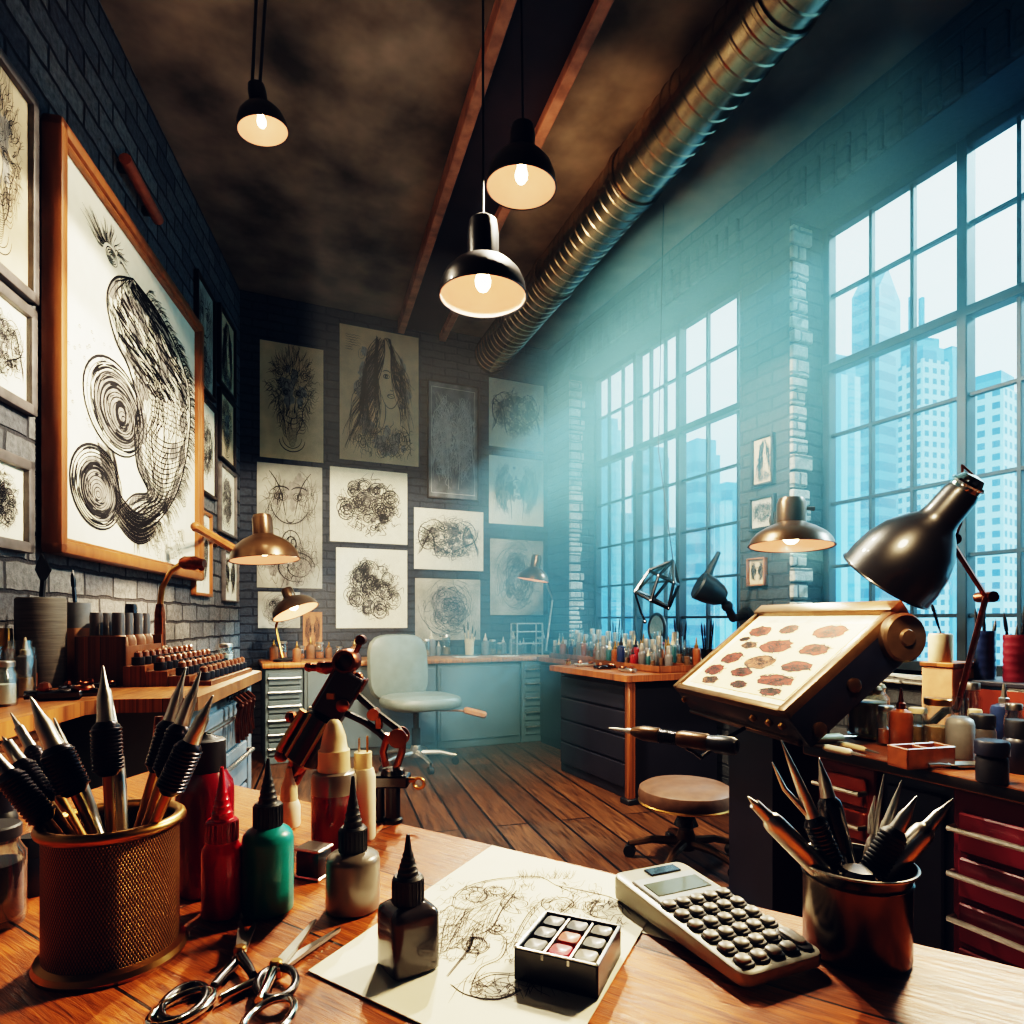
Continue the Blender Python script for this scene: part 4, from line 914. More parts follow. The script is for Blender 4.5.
# gooseneck task lamp on the pine worktop
c0 = onZ(160, 674.5, HL); d_ = c0.y
def G(px, py, d=None): return P(px, py, d or d_)-c0
t = thing('gooseneck_lamp', 'bronze gooseneck lamp with thick handle on the pine worktop', 'lamp', c0)
bp = (c0.x/c0.y*F+512)
b = MB(); b.lathe([(0, 0), (.05, 0), (.05, .02), (.042, .03), (.042, .12), (.03, .14), (0, .14)], 24); b.build('base', M_['brassy'], t); t.scale = (.76,)*3
b = MB(); b.lathe([(0, .14), (.026, .14), (.024, .3), (.017, .34), (0, .34)], 20); b.build('handle', M_['copper'], t)
b = MB(); b.tube([(0, 0, .33), (.01, 0, .42), (.05, .01, .50), (.12, .0, .545)], [.014, .013, .013, .014], 10); b.build('gooseneck', M_['gold'], t)
b = MB(); b.axis_lathe((.10, 0, .54), (.22, -.01, .535), [(0, 0), (.02, 0), (.032, .02), (.034, .07), (.026, .09), (.02, .12), (0, .12)], 18); b.ball((.20, 0, .515), .016, 10); b.build('lamp_head', M_['copper'], t)
# ---------------------------------------------------------------- hanging things in the far window
hp = P(660, 585, 3.75)
t = thing('wire_lantern', 'faceted wire lantern with glass panes hanging in the far window', 'lantern', hp)
r = random.Random(9)
t.scale = (.8,)*3
top = Vector((0, 0, .2)); ringA = [Vector((.12*math.cos(a), .12*math.sin(a), .06)) for a in [2*PI*i/6 for i in range(6)]]; ringB = [Vector((.155*math.cos(a+.3), .155*math.sin(a+.3), -.12)) for a in [2*PI*i/6 for i in range(6)]]
Mx = Matrix.Rotation(.45, 4, 'Y') @ Matrix.Rotation(.2, 4, 'X')
b = MB()
for i in range(6):
    j = (i+1) % 6
    for p, q in ((top, ringA[i]), (ringA[i], ringA[j]), (ringA[i], ringB[i]), (ringB[i], ringB[j])): b.tube([Mx @ p, Mx @ q], .012, 6)
    b.ball(Mx @ ringA[i], .014, 8); b.ball(Mx @ ringB[i], .014, 8)
b.build('wire_frame', M_['darksteel'], t)
b = MB()
for i in range(6):
    j = (i+1) % 6; b._add([Mx @ top, Mx @ ringA[i], Mx @ ringA[j]], [(0, 1, 2)]); b._add([Mx @ p for p in (ringA[i], ringA[j], ringB[j], ringB[i])], [(0, 1, 2, 3)])
b.build('glass', M_['glass'], t, 0)
b = MB(); b.tube([Mx @ top, (.0, .05, 1.0), Vector((.05, .1, (CEIL-hp.z-.005)/.8))], .004, 6); b.build('cord', M_['blackmat'], t)
b = MB(); b.tube([Mx @ ringB[3], (-.14, .0, -.2), (-.11, 0, -.26)], .008, 6); b.ball((-.11, 0, -.27), .016, 8); b.build('hook', M_['darksteel'], t)
wp = room(-.02, -2.46, 0); sp_ = P(712, 580, wp.y-.12)
t = thing('claw_spotlight', 'dark articulated spotlight with claw arm clamped beside the brick pier', 'spotlight', room(-.001, -2.47, 1.02), ANG)
iv = Matrix.Rotation(-ANG, 3, 'Z')
def K(px, py, d=3.45): return iv @ (P(px, py, d)-room(-.001, -2.47, 1.02))
b = MB(); b.lathe([(0, 0), (.05, 0), (.05, .03), (0, .03)], 18, Matrix.Rotation(-PI/2, 4, 'Y')); b.build('wall_plate', M_['black'], t)
b = MB(); b.tube([(-.02, 0, 0), K(733, 618), K(727, 606), K(716, 590)], [.02, .024, .02, .026], 10); b.ball(K(727, 606), .032, 10); b.build('arm', M_['black'], t)
b = MB(); b.axis_lathe(K(724, 598), K(697, 584), [(0, 0), (.04, 0), (.06, .03), (.075, .09), (.08, .15), (.07, .16), (0, .14)], 20); b.build('head', M_['black'], t)
b = MB(); b.tube([K(705, 582), K(711, 568), K(719, 552)], [.03, .02, .012], 8); b.build('claw', M_['black'], t)
# ================================================================ clutter on the benches
def jar(label, r, h, fill=None, lid='steel', fillh=.6, cat='jar', name='glass_jar', group=None):
    t = thing(name, label, cat, (0, 0, -50), 0, group)
    b = MB(); b.lathe([(0, 0), (r*.92, 0), (r, .004), (r, h*.78), (r*.8, h*.88), (r*.8, h*.98), (r*.74, h*.98), (r*.74, h*.86), (r*.92, h*.76), (r*.92, .006), (0, .005)], 20); b.build('glass', M_['glass'], t)
    if fill: b = MB(); b.lathe([(0, .007), (r*.88, .007), (r*.88, h*.76*fillh), (0, h*.76*fillh)], 18); b.build('contents', M_[fill], t)
    if lid: b = MB(); b.lathe([(0, h*.96), (r*.86, h*.96), (r*.86, h*1.08), (r*.8, h*1.1), (0, h*1.1)], 20); b.build('lid', M_[lid], t)
    return t
def bottle(label, r, h, m, cap, group=None, tip=True, neck=.35, name='ink_bottle', n=16, cat='bottle'):
    t = thing(name, label, cat, (0, 0, -50), 0, group)
    b = MB(); b.lathe([(0, 0), (r*.94, 0), (r, h*.02), (r, h*.56), (r*.9, h*.63), (r*neck*1.2, h*.68), (0, h*.68)], n); b.build('body', M_[m], t)
    b = MB(); k = neck*1.35
    if tip: b.lathe([(0, h*.66), (r*k, h*.66), (r*k, h*.76), (r*neck*.8, h*.78), (r*.1, h), (0, h)], n)
    else: b.lathe([(0, h*.66), (r*k, h*.66), (r*k, h*.95), (r*k*.9, h), (0, h)], n)
    b.build('cap', M_[cap], t); return t
def put(proto, used, loc, rot=0, **k):
    if proto.name not in used:
        used.add(proto.name); proto.location = loc; proto.rotation_euler = (0, 0, rot)
        if 'scale' in k: proto.scale = (k['scale'],)*3 if isinstance(k['scale'], (int, float)) else k['scale']
        return proto
    return dup(proto, loc, rot, **k)
USED = set()
def brush(label, A, B, r, m='darksteel', group=None, name='paint_brush', cat='brush', tip='black', root=.006):
    """handle from A up to B, bristles at the top"""
    A, B = Vector(A), Vector(B); t = thing(name, label, cat, A, 0, group); d = (B-A); L = d.length; d.normalize()
    b = MB(); b.axis_lathe((0, 0, 0), d, [(0, 0), (r*.5, 0), (r*.8, L*.3), (r, L*.62), (r*.7, L*.7), (0, L*.7)], 8); b.build('handle', M_[m], t)
    b = MB(); b.axis_lathe((0, 0, 0), d, [(0, L*.7), (r, L*.7), (r*1.15, L*.8), (r*.9, L*.9), (r*.05, L), (0, L)], 8); b.build('bristles', M_[tip], t); return t
# --- pine worktop, seen from the near end
def onL_z(px, py): return onZ(px, py, HL)
p = onZ(41, 687, HL); t = thing('paper_roll', 'large dark grey ribbed paper roll standing upright on the pine worktop', 'paper roll', p)
b = MB(); b.lathe([(.018, 0), (.062, 0), (.064, .005), (.064, .26), (.061, .266), (.018, .266), (.018, 0)], 36); b.build('roll', M_['grit'], t)
b = MB(); b.lathe([(0, .002), (.0175, .002), (.0175, .268), (0, .268)], 16); b.build('core', M_['blackmat'], t)
t = thing('palette_knife', 'dark spade shaped palette knife sticking out of the grey paper roll', 'palette knife', p+Vector((.004, 0, .269)))
b = MB(); b.tube([(0, 0, 0), (.002, 0, .03), (.004, 0, .05)], .008, 8); b.build('handle', M_['blackmat'], t)
b = MB(); M = Matrix.Translation((.004, -.003, .045)) @ Matrix.Rotation(PI/2, 4, 'X'); b.prism([(-.004, 0), (.004, 0), (.024, .035), (.02, .045), (-.004, .085), (-.02, .045), (-.022, .035)], -.003, .003, M); b.build('blade', M_['darksteel'], t)
p = onZ(77, 683, HL); t = thing('brush_canister', 'peach canister with grey cap beside the grey paper roll', 'canister', p)
b = MB(); b.lathe([(0, 0), (.042, 0), (.042, .175), (0, .175)], 28); b.build('body', M_['peach'], t)
b = MB(); b.lathe([(.012, .175), (.0405, .175), (.0405, .255), (.012, .255)], 28); b.build('cap', M_['gray'], t)
brush('thin dark brush rising from the peach canister', p+Vector((0, 0, .177)), p+Vector((-.014, 0, .36)), .007)
# glass jars at the edge of the frame
put(jar('tall clear glass of brushes water by the grey paper roll', .033, .15, 'water', None, .45), USED, onZ(20, 697, HL))
put(jar('short clear jar with bright liquid at the near edge of the pine worktop', .03, .095, 'white', 'steel', .7), USED, onZ(2, 706, HL))
# loose metal bits
def clip(label, loc, rot, s=1, m='darksteel', group=None):
    t = thing('machine_part', label, 'metal part', loc, rot, group)
    b = MB(); b.box((0, 0, .008*s), (.06*s, .022*s, .016*s), .004*s); b.cyl((-.045*s, 0, .01*s), (.05*s, 0, .01*s), .007*s, n=10); b.build('frame', M_[m], t)
    b = MB(); b.torus((.03*s, 0, .018*s), .012*s, .004*s, 14, 6); b.ball((-.02*s, .0, .02*s), .01*s, 8); b.build('coil', M_['copper'], t); return t
clip('largest loose tattoo machine frame lying on the pine worktop', onZ(60, 700, HL), .5, 1.6)
clip('small loose machine part beside the peach canister', onZ(74, 690, HL), 1.4, 1)
clip('small loose machine part before the dark bottle caddy', onZ(98, 688, HL), .2, 1)
clip('small loose machine part between roll and the largest frame', onZ(46, 694, HL), 2.2, .9)
# dark caddy with bottles
cl = toleft(onZ(118, 683, HL)); t = thing('bottle_caddy', 'dark wooden caddy packed with square bottles beside the peach canister', 'caddy', left(.305, cl[1]+.05, HL), LANG)
b = MB(); b.span((-.07, -.15, 0), (.07, .15, .012)); b.span((-.07, -.15, 0), (-.062, .15, .15)); b.span((.062, -.15, 0), (.07, .15, .12)); b.span((-.07, -.15, 0), (.07, -.142, .15)); b.span((-.07, .142, 0), (.07, .15, .15)); b.span((-.07, -.004, 0), (.07, .004, .12)); b.build('box', M_['benchdark'], t, 0)
cb = left(.305, cl[1]+.05, HL+.013)
pr = bottle('square brown bottle with dull cap standing in the dark caddy', .027, .21, 'brown', 'smokebottle', 'bottles in the dark caddy', False, .5)
for i in range(4):
    for j in range(2): put(pr, USED, cb+LX*(-.031+.062*j)+LY*((-.103, -.039, .039, .103)[i]), rnd.uniform(0, 3))
# stepped ink rack with rows of small capped pots
rk = left(.51, 2.13, HL); t = thing('ink_rack', 'stepped dark rack of little ink pots on the pine worktop', 'ink rack', rk, LANG)
b = MB()
for i in range(4): b.span((.12-.062*i-.06, -.27, 0), (.12-.062*i, .27, .014+.016*i))
b.build('steps', M_['benchdark'], t, 0)
pot = thing('ink_pot', 'tiny dark ink pot with bronze cap in the stepped rack', 'ink pot', (0, 0, -50), 0, 'ink pots in the stepped rack')
b = MB(); b.lathe([(0, 0), (.017, 0), (.018, .003), (.018, .024), (0, .026)], 12); b.build('pot', M_['blackmat'], pot)
b = MB(); b.lathe([(0, .025), (.012, .025), (.011, .038), (.004, .044), (0, .044)], 10); b.build('cap', M_['darkamber'], pot)
for i in range(4):
    for j in range(10): put(pot, USED, rk+LX*(.09-.062*i)+LY*(-.238+.053*j)+Vector((0, 0, .015+.016*i)))
# bottles at the back of the pine worktop
G1 = 'bottles crowded at the back of the pine worktop'
pA = bottle('amber bottle with bronze cap at the back of the pine worktop', .028, .17, 'amber', 'gold', G1, False, .45)
pB = bottle('dark bottle with pointed cap at the back of the pine worktop', .026, .15, 'smokebottle', 'cream', G1)
pC = jar('lidless glass vial of amber ink at the back of the pine worktop', .022, .14, 'amber', None, .5, 'vial', 'glass_vial', G1)
pts = []
for i in range(13):
    for j in range(2):
        y = 1.78+.05*i+rnd.uniform(-.008, .008); x = .05+.075*j+rnd.uniform(-.01, .01)
        if not(y > 2.24 and x > .12): pts.append((x, y))
for k, (x, y) in enumerate(pts): put((pA, pB, pC, pC)[rnd.randrange(4)], USED, left(x+.02, y+.02, HL), rnd.uniform(0, 3), scale=rnd.uniform(.85, 1.05))
t = bottle('tall amber bottle with tapered neck at the far end of the pine worktop', .04, .26, 'darkamber', 'darksteel', None, False, .4, 'amber_bottle'); put(t, USED, left(.20, 2.40, HL))
t = jar('small white jar with a needle beside the tall amber bottle', .028, .10, 'white', 'steel', .9); put(t, USED, left(.54, 2.38, HL))
# --- back worktop
G2 = 'small bottles at the lamp end of the back worktop'; G3 = 'small bottles at the window end of the back worktop'
q1 = bottle('small bronze bottle near the glowing lamp on the back worktop', .026, .13, 'brown', 'gold', G2)
q2 = jar('small glass jar near the glowing lamp on the back worktop', .03, .10, 'amber', 'steel', .6, group=G2)
q3 = bottle('small pale bottle at the window end of the back worktop', .026, .14, 'gray', 'white', G3)
q4 = jar('small clear jar at the window end of the back worktop', .03, .11, 'water', 'steel', .6, group=G3)
for i in range(16):
    x = -2.4+.068*i; put((q1, q2)[i % 2], USED, room(x, rnd.choice((-.12, -.2, -.46)), HB), 0, scale=rnd.uniform(.8, 1.3))
for i in range(18):
    x = -1.22+.066*i
    if abs(x-toroom(onZ(472, 656, HB)+U*.06)[0]) > .12: put((q3, q4)[rnd.randrange(2)], USED, room(x, rnd.choice((-.1, -.17)), HB), 0, scale=rnd.uniform(.8, 1.5))
p = onZ(472, 656, HB)+U*.06; t = thing('brush_cup', 'pale cup of brushes on the back worktop beside the grey washed poster', 'cup', p)
b = MB(); b.shell([(.034, 0), (.042, .14), (.038, .14), (.031, .01)], 20); b.lathe([(0, 0), (.034, 0), (.034, .008), (0, .008)], 20); b.build('cup', M_['cream'], t)
b = MB(); b.lathe([(0, 0), (.09, 0), (.1, .006), (0, .004)], 20); b.build('saucer', M_['gray'], t)
for i, (dx, dy, h) in enumerate(((-.05, .0, .27), (-.015, .02, .3), (.03, 0, .26), (.055, .01, .22))): brush('thin pale brush in the cup on the back worktop', p+Vector((dx*.25, dy*.4, .012)), p+Vector((dx, dy, h)), .006, 'cream', 'brushes in the back worktop cup')
for i, x in enumerate((-.98, -.62)):
    t = thing('paper_sheet', ('loose sheet of paper beside the brush cup', 'loose sheet of paper near the corner drawers')[i], 'paper', room(x+.02, -.40, HB+.001), ANG+.2*i)
    b = MB(); b.span((-.09, -.06, 0), (.09, .06, .003)); b.build('sheet', M_['paper'], t, 0); b = MB(); b.span((-.07, -.04, .003), (.07, .02, .0035)); b.build('printed_block', M_['papergrey'], t, 0)
t = thing('display_rack', 'pale wire rack with rails on the back worktop under the smoky poster', 'rack', room(-.36, -.3, HB), ANG)
b = MB()
for x in (-.12, .12):
    for y in (-.06, .06): b.cyl((x, y, 0), (x, y, .27), .008, n=8)
for z in (.1, .2, .27):
    for y in (-.06, .06): b.cyl((-.12, y, z), (.12, y, z), .006, n=8)
    for x in (-.12, .12): b.cyl((x, -.06, z), (x, .06, z), .006, n=8)
b.build('wire_frame', M_['steel'], t)
b = MB(); b.span((-.12, -.06, .1), (.12, .06, .106)); b.span((-.12, -.06, .2), (.12, .06, .206)); b.build('shelf', M_['glass'], t, 0)
# --- far window bench: crowd of bottles and vials
G4 = 'bottles crowded on the worktop under the far window'
S4 = [bottle('amber bottle with pointed bronze cap under the far window', .024, .15, 'darkamber', 'gold', G4),
      bottle('dark red ink bottle with black pointed cap under the far window', .024, .15, 'darkred', 'blackmat', G4),
      bottle('dark grey bottle with flat steel cap under the far window', .026, .16, 'smokebottle', 'steel', G4, False, .5),
      bottle('navy ink bottle with black pointed cap under the far window', .024, .16, 'blueink', 'blackmat', G4),
      jar('clear vial of brown ink under the far window', .019, .15, 'brown', None, .6, 'vial', 'glass_vial', G4),
      bottle('dull teal ink bottle with pale cap under the far window', .022, .14, 'darkteal', 'cream', G4)]
S4W = [0, 0, 1, 2, 2, 2, 3, 4, 4, 4, 5, 2]
tr = []
for i, (y0, y1) in enumerate(((-2.34, -1.58), (-1.47, -.75))):
    t = thing('bottle_tray', ('dark bottle tray under the far window, nearest the light box', 'dark bottle tray under the far window, nearest the room corner')[i], 'tray', room((-.335, -.215)[i], (y0+y1)/2, HB), ANG)
    h = (y1-y0)/2; b = MB(); q = (.19, .165)[i]; b.span((-q, -h, 0), (q, h, .008)); b.span((-q, -h, 0), (-q+.01, h, .04)); b.span((q-.01, -h, 0), (q, h, .04)); b.span((-q, -h, 0), (q, -h+.01, .04)); b.span((-q, h-.01, 0), (q, h, .04)); b.build('tray', M_['benchdark'], t, 0)
    b = MB(); b.span((-.02, -h+.01, .008), (-.01, h-.01, .05)); b.build('divider', M_['benchdark'], t, 0)
    n = int((y1-y0-.06)/.064)
    for j in range(n+1):
        for x in (-.155, -.09, .04, .11):
            if rnd.random() < .86:
                yy = (y0+y1)/2-h+.045+j*.064; sc = rnd.uniform(.8, 1.3)*(1.3 if x > 0 else 1)
                put(S4[rnd.choice(S4W)], USED, room((-.335, -.215)[i]+x*(1, .85)[i], yy, HB+.009), rnd.uniform(0, 3), scale=(min(sc, 1.1), min(sc, 1.1), min(sc, 1.5)))
for i, (y, h) in enumerate(((-2.2, .34), (-1.95, .3), (-1.5, .33), (-1.2, .3), (-.95, .32))):
    c = room(-.06, y, HB); t = thing('brush_pot', 'dark pot of tall brushes against the far window sill', 'pot', c, 0, 'brush pots against the far window sill')
    b = MB(); b.shell([(.03, 0), (.036, .12), (.033, .12), (.028, .01)], 16); b.lathe([(0, 0), (.03, 0), (.03, .008), (0, .008)], 16); b.build('pot', M_['darksteel'], t)
    for k in range(4):
        a = k*1.7+i; brush('tall thin brush in a pot against the far window sill', c+Vector((.012*math.cos(a), .012*math.sin(a), .01)), c+Vector((.04*math.cos(a), .04*math.sin(a), h*rnd.uniform(.8, 1.1))), .006, 'darksteel', 'brushes against the far window sill')
for i, (y, m) in enumerate(((-2.1, 'steel'), (-1.85, 'darksteel'), (-1.62, 'steel'), (-1.41, 'gold'))):
    clip(('steel machine part at the open end of the walnut worktop', 'dark machine part second along the walnut worktop edge', 'steel machine part third along the walnut worktop edge', 'brass machine part farthest along the walnut worktop edge')[i], room(-.64, y-.1, HB), rnd.uniform(0, 3), 1.5, m)
t = thing('round_mirror', 'dark round table mirror among the bottles under the far window', 'mirror', room(-.07, -1.72, HB), ANG-PI/2-.1)
b = MB(); b.lathe([(0, 0), (.06, 0), (.055, .012), (.01, .02), (.008, .14), (0, .14)], 20); b.torus((0, 0, 0), .1, .012, 30, 8, Matrix.Translation((0, 0, .24)) @ Matrix.Rotation(PI/2, 4, 'X')); b.build('stand', M_['black'], t)
b = MB(); b.lathe([(0, -.004), (.095, -.004), (.095, .004), (0, .004)], 30, Matrix.Translation((0, 0, .24)) @ Matrix.Rotation(PI/2, 4, 'X')); b.build('mirror_glass', M_['chrome'], t)
# --- near bench by the near window
def nb(px, py, z=HR): return onZ(px, py, z)
t = thing('wooden_box', 'tan wooden box standing behind the bottles by the near window', 'box', nb(950, 729), ANG)
b = MB(); b.span((-.066, -.05, 0), (.066, .05, .2), .004); b.build('box', M_['peach'], t, 30); b = MB(); b.span((-.07, -.054, .2), (.07, .054, .216), .003); b.build('lid', M_['bench'], t, 30)
c = nb(950, 729)+Vector((-.03, 0, .216)); t = thing('bandage_roll', 'beige bandage roll standing on the tan wooden box', 'bandage roll', c)
b = MB(); b.lathe([(0, 0), (.033, 0), (.034, .005), (.034, .085), (.031, .09), (0, .09)], 24); b.build('roll', M_['cream'], t); b = MB(); b.lathe([(0, .0901), (.012, .0901), (.012, .092), (0, .092)], 16); b.build('core', M_['brown'], t)
brush('dark needle brush stuck in the beige bandage roll', c+Vector((0, 0, .0925)), c+Vector((-.03, 0, .19)), .005)
t = thing('riser_shelf', 'low dark riser shelf at the frame edge by the near window', 'shelf', nb(1025, 735), ANG)
b = MB(); b.span((-.125, -.2, .15), (.12, .12, .165), .003); b.span((-.125, .11, 0), (.12, .12, .15)); b.span((-.125, -.2, 0), (.12, -.19, .15)); b.build('shelf', M_['cabdark'], t, 30); b = MB(); b.span((-.123, -.18, .01), (-.115, .1, .14)); b.build('back_panel', M_['rust'], t, 30)
rs = nb(1025, 735)+Vector((0, 0, .166))
for i, (dx, dy, r, h, m, lb) in enumerate(((-.078, .06, .028, .15, 'blueink', 'navy blue cup of brushes on the riser shelf'), (-.052, -.03, .03, .14, 'maroon', 'ribbed dark red cup of brushes on the riser shelf'))):
    c = rs+Vector((dx, dy, 0)); t = thing('brush_cup', lb, 'cup', c)
    b = MB(); pr = [(r, 0)]
    for k in range(6): z = h*k/6; pr += [(r*1.0, z+.004), (r*1.05, z+.01), (r*1.05, z+h/6-.006)]
    b.shell(pr+[(r*1.02, h), (r*.9, h), (r*.88, .01)], 20); b.lathe([(0, 0), (r, 0), (r*.9, .01), (0, .01)], 20); b.build('cup', M_[m], t)
    for k in range(3):
        a = k*2.1+i; brush('thin brush in the %s cup on the riser shelf' % ('navy blue', 'dark red')[i], c+Vector((.008*math.cos(a), .008*math.sin(a), .012)), c+Vector((.035*math.cos(a), .02*math.sin(a), h*(1.25+.25*k))), .005, 'darksteel', 'brushes in the %s cup' % ('navy blue', 'dark red')[i])
t = jar('wide glass jar stuffed with crumpled wraps near the light box', .058, .15, 'cream', None, .9, 'jar'); put(t, USED, nb(868, 735))
b = MB(); r = random.Random(4)
for i in range(9): a = i*.7; b.ball((.03*math.cos(a), .03*math.sin(a), .135+.006*(i % 3)), .02, 8, (1, 1, .7))
b.build('crumpled_wrap', M_['papertan'], t)
def lying(label, A, B, r, m, z0=HR, group=None, name='tattoo_tool'):
    A, B = onZ(*A, z0), onZ(*B, z0); A.z = B.z = z0+r; t = thing(name, label, 'tool', A, 0, group); d = B-A; L = d.length
    b = MB(); b.axis_lathe((0, 0, 0), d, [(0, 0), (r*.7, 0), (r, L*.1), (r, L*.6), (r*.6, L*.68), (0, L*.68)], 12); b.build('grip', M_[m], t)
    b = MB(); b.axis_lathe((0, 0, 0), d, [(0, L*.68), (r*.5, L*.68), (r*.35, L*.85), (r*.08, L), (0, L)], 10); b.build('tip', M_['steel'], t)
lying('thickest cream handled tool lying on the bench end by the light box', (812, 744), (857, 741), .013, 'cream')
lying('cream tool lying second from the bench end by the light box', (824, 751), (866, 760), .010, 'white')
lying('slim cream tool lying beside the amber dish', (838, 747), (880, 757), .009, 'cream')
lying('slim bronze tool lying behind the cream tools', (850, 738), (892, 744), .008, 'gold')
put(bottle('amber glass dropper bottle with a tall needle, behind the amber dish', .028, .17, 'darkamber', 'copper', None, True, .3, 'dropper_bottle'), USED, nb(901, 752))
put(jar('squat clear jar with pale lid beside the dropper bottle', .026, .10, 'water', 'cream', .8), USED, nb(918, 748))
put(jar('wide clear jar of brown water in the middle of the near bench', .038, .13, 'water', 'gold', .7), USED, nb(938, 752))
put(bottle('frosted glass bottle with stopper between the wide jar and the black bottles', .032, .155, 'gray', 'glass', None, False, .45, 'glass_bottle'), USED, nb(960, 758))
put(jar('tall clear jar behind the frosted glass bottle', .03, .15, 'amber', 'steel', .5), USED, nb(970, 738))
put(bottle('navy ink bottle with thin spout, tallest of the dark bottles', .033, .17, 'blueink', 'steel', None, True, .3), USED, nb(1004, 744))
put(bottle('squat dark ink bottle with flat cap by the frosted glass bottle', .032, .10, 'smokebottle', 'blackmat', None, False, .7), USED, nb(982, 752))
put(bottle('black ink bottle with flat cap in front of the tallest navy bottle', .030, .09, 'blackmat', 'navy', None, False, .8), USED, nb(992, 782))
put(bottle('black ink bottle with narrow neck at the frame edge', .033, .12, 'navy', 'blackmat', None, False, .6), USED, nb(1019, 772))
put(jar('small jar with steel lid beside the tallest navy bottle', .022, .12, 'water', 'steel', .6), USED, nb(1014, 754))
put(bottle('black bottle with pale stopper at the corner of the riser shelf', .026, .1, 'blackmat', 'cream', None, False, .5), USED, nb(975, 745))
put(jar('small clear jar of amber ink behind the cream tools', .024, .10, 'amber', 'steel', .6), USED, nb(886, 745))
c = nb(921, 766); t = thing('ink_dish', 'rectangular amber glass dish with two wells on the near bench', 'dish', c, .25)
b = MB(); b.span((-.07, -.03, 0), (.07, .03, .01), .003)
for a, d in (((-.07, -.03, 0), (-.064, .03, .05)), ((.064, -.03, 0), (.07, .03, .05)), ((-.07, -.03, 0), (.07, -.024, .05)), ((-.07, .024, 0), (.07, .03, .05)), ((-.003, -.03, 0), (.003, .03, .048))): b.span(a, d, .002)
b.build('dish', M_['darkamber'], t, 30); b = MB(); b.span((-.063, -.023, .01), (-.004, .023, .035)); b.span((.004, -.023, .01), (.063, .023, .035)); b.build('ink', M_['maroon'], t, 0)
c = nb(966, 768); t = thing('spoon_rest', 'small oval steel tray in front of the amber dish', 'tray', c, .2)
b = MB(); b.lathe([(0, 0), (.7, 0), (1, .8), (.97, 1), (.7, .3), (0, .25)], 28, Matrix.Diagonal(Vector((.048, .02, .012, 1)))); b.build('tray', M_['steel'], t)
b = MB(); b.tube([(-.045, 0, .008), (-.075, 0, .012), (-.10, .005, .011)], .004, 8); b.build('handle', M_['steel'], t)
# ================================================================ the desk
HD = .765
A_ = Vector((-.13, .739, 0)); Dd = Vector((.84, -.543, 0)).normalized(); Dn = Vector((Dd.y, -Dd.x, 0)); Dn = Dn if Dn.y < 0 else -Dn
def dk(s, n): return A_+Dd*s+Dn*n
yaw = math.atan2(Dd.y, Dd.x); inv = Matrix.Rotation(-yaw, 3, 'Z')
t = thing('desk', 'rough oak desk covered with ink bottles, sketch and calculator', 'desk', A_, yaw)
pl = [inv @ (Vector((x, y, 0))-A_) for x, y in ((-.56, 1.015), (.95, .0375), (.6, -.5), (-.66, -.25), (-.72, .1))]
b = MB(); b.prism([(p.x, p.y) for p in pl], HD-.045, HD); b.build('desktop', M_['desk'], t, 0)
for s, n in ((-.40, .12), (.95, .12), (-.05, 1.0), (.9, .7)):
    p = Vector((s, -n, 0)); b = MB(); b.span((p.x-.03, p.y-.03, 0), (p.x+.03, p.y+.03, HD-.045), .004); b.build('leg', M_['desk'], t, 30)
SH = HD+.0012
def poly_thing(name, label, cat, pts, z, th, m):
    c = sum((Vector(p) for p in pts), Vector((0, 0)))/len(pts); t = thing(name, label, cat, (c.x, c.y, z))
    b = MB(); b.prism([(p[0]-c.x, p[1]-c.y) for p in pts], 0, th); b.build('sheet', m, t, 0); return t, c
T_, R_, L_ = Vector((-.0207, .660)), Vector((.135, .556)), Vector((-.1358, .4247)); Bq = L_+(R_-T_)
t2, c2 = poly_thing('blank_sheet', 'blank cream sheet showing its corner under the calculator', 'paper', [Vector((.03, .627)), Vector((.197, .5205)), Vector((.16, .44)), Vector((-.02, .55))], HD+.0002, .0006, M_['paper'])
t, c = poly_thing('sketch_sheet', 'cream sheet with a pencil sketch of a curled creature lying on the desk', 'sketch', [T_, R_, Bq, L_], HD+.001, .0008, M_['paper'])
# pencil sketch: strokes placed by the sheet's own axes (u along the top edge, v down the sheet)
S, Wsh = [], []; r = random.Random(21)
eu, ev = R_-T_, L_-T_
def sk(u, v): q = T_+eu*u+ev*v-c; return (q.x, q.y)
def pos(px, py):
    q = onZ(px, py, SH); return (q.x-c.x, q.y-c.y)
def stroke(pts, w): S.append(([pos(*p) for p in pts], w))
def crv(pts, n=16):
    out = []
    for i in range(n+1):
        x = i/n*(len(pts)-1); k = min(int(x), len(pts)-2); f = x-k; p0, p1, p2, p3 = pts[max(k-1, 0)], pts[k], pts[k+1], pts[min(k+2, len(pts)-1)]
        out.append(tuple(.5*(2*p1[j]+(p2[j]-p0[j])*f+(2*p0[j]-5*p1[j]+4*p2[j]-p3[j])*f*f+(3*p1[j]-p0[j]-3*p2[j]+p3[j])*f**3) for j in (0, 1)))
    return out
W0 = .0008
for pts in ([(453, 908), (458, 894), (480, 884), (510, 879), (540, 878), (556, 886), (580, 897)], [(453, 908), (470, 910), (490, 902), (510, 893), (515, 881)], [(556, 886), (590, 893), (615, 900), (630, 915)], [(515, 890), (500, 910), (490, 928), (474, 935)], [(545, 900), (530, 915), (518, 935), (510, 950)],
            [(474, 935), (470, 950), (448, 978)], [(490, 930), (505, 940), (500, 958), (480, 968), (470, 985)], [(450, 985), (465, 995), (495, 1000), (520, 990)], [(470, 985), (490, 975), (515, 975), (530, 968)], [(580, 897), (566, 910), (550, 920)], [(600, 898), (590, 915), (610, 920)]):
    for k in range(3): o = r.uniform(-2, 2); stroke(crv([(x+o, y+o*.6) for x, y in pts]), W0*r.uniform(.6, 1.5))
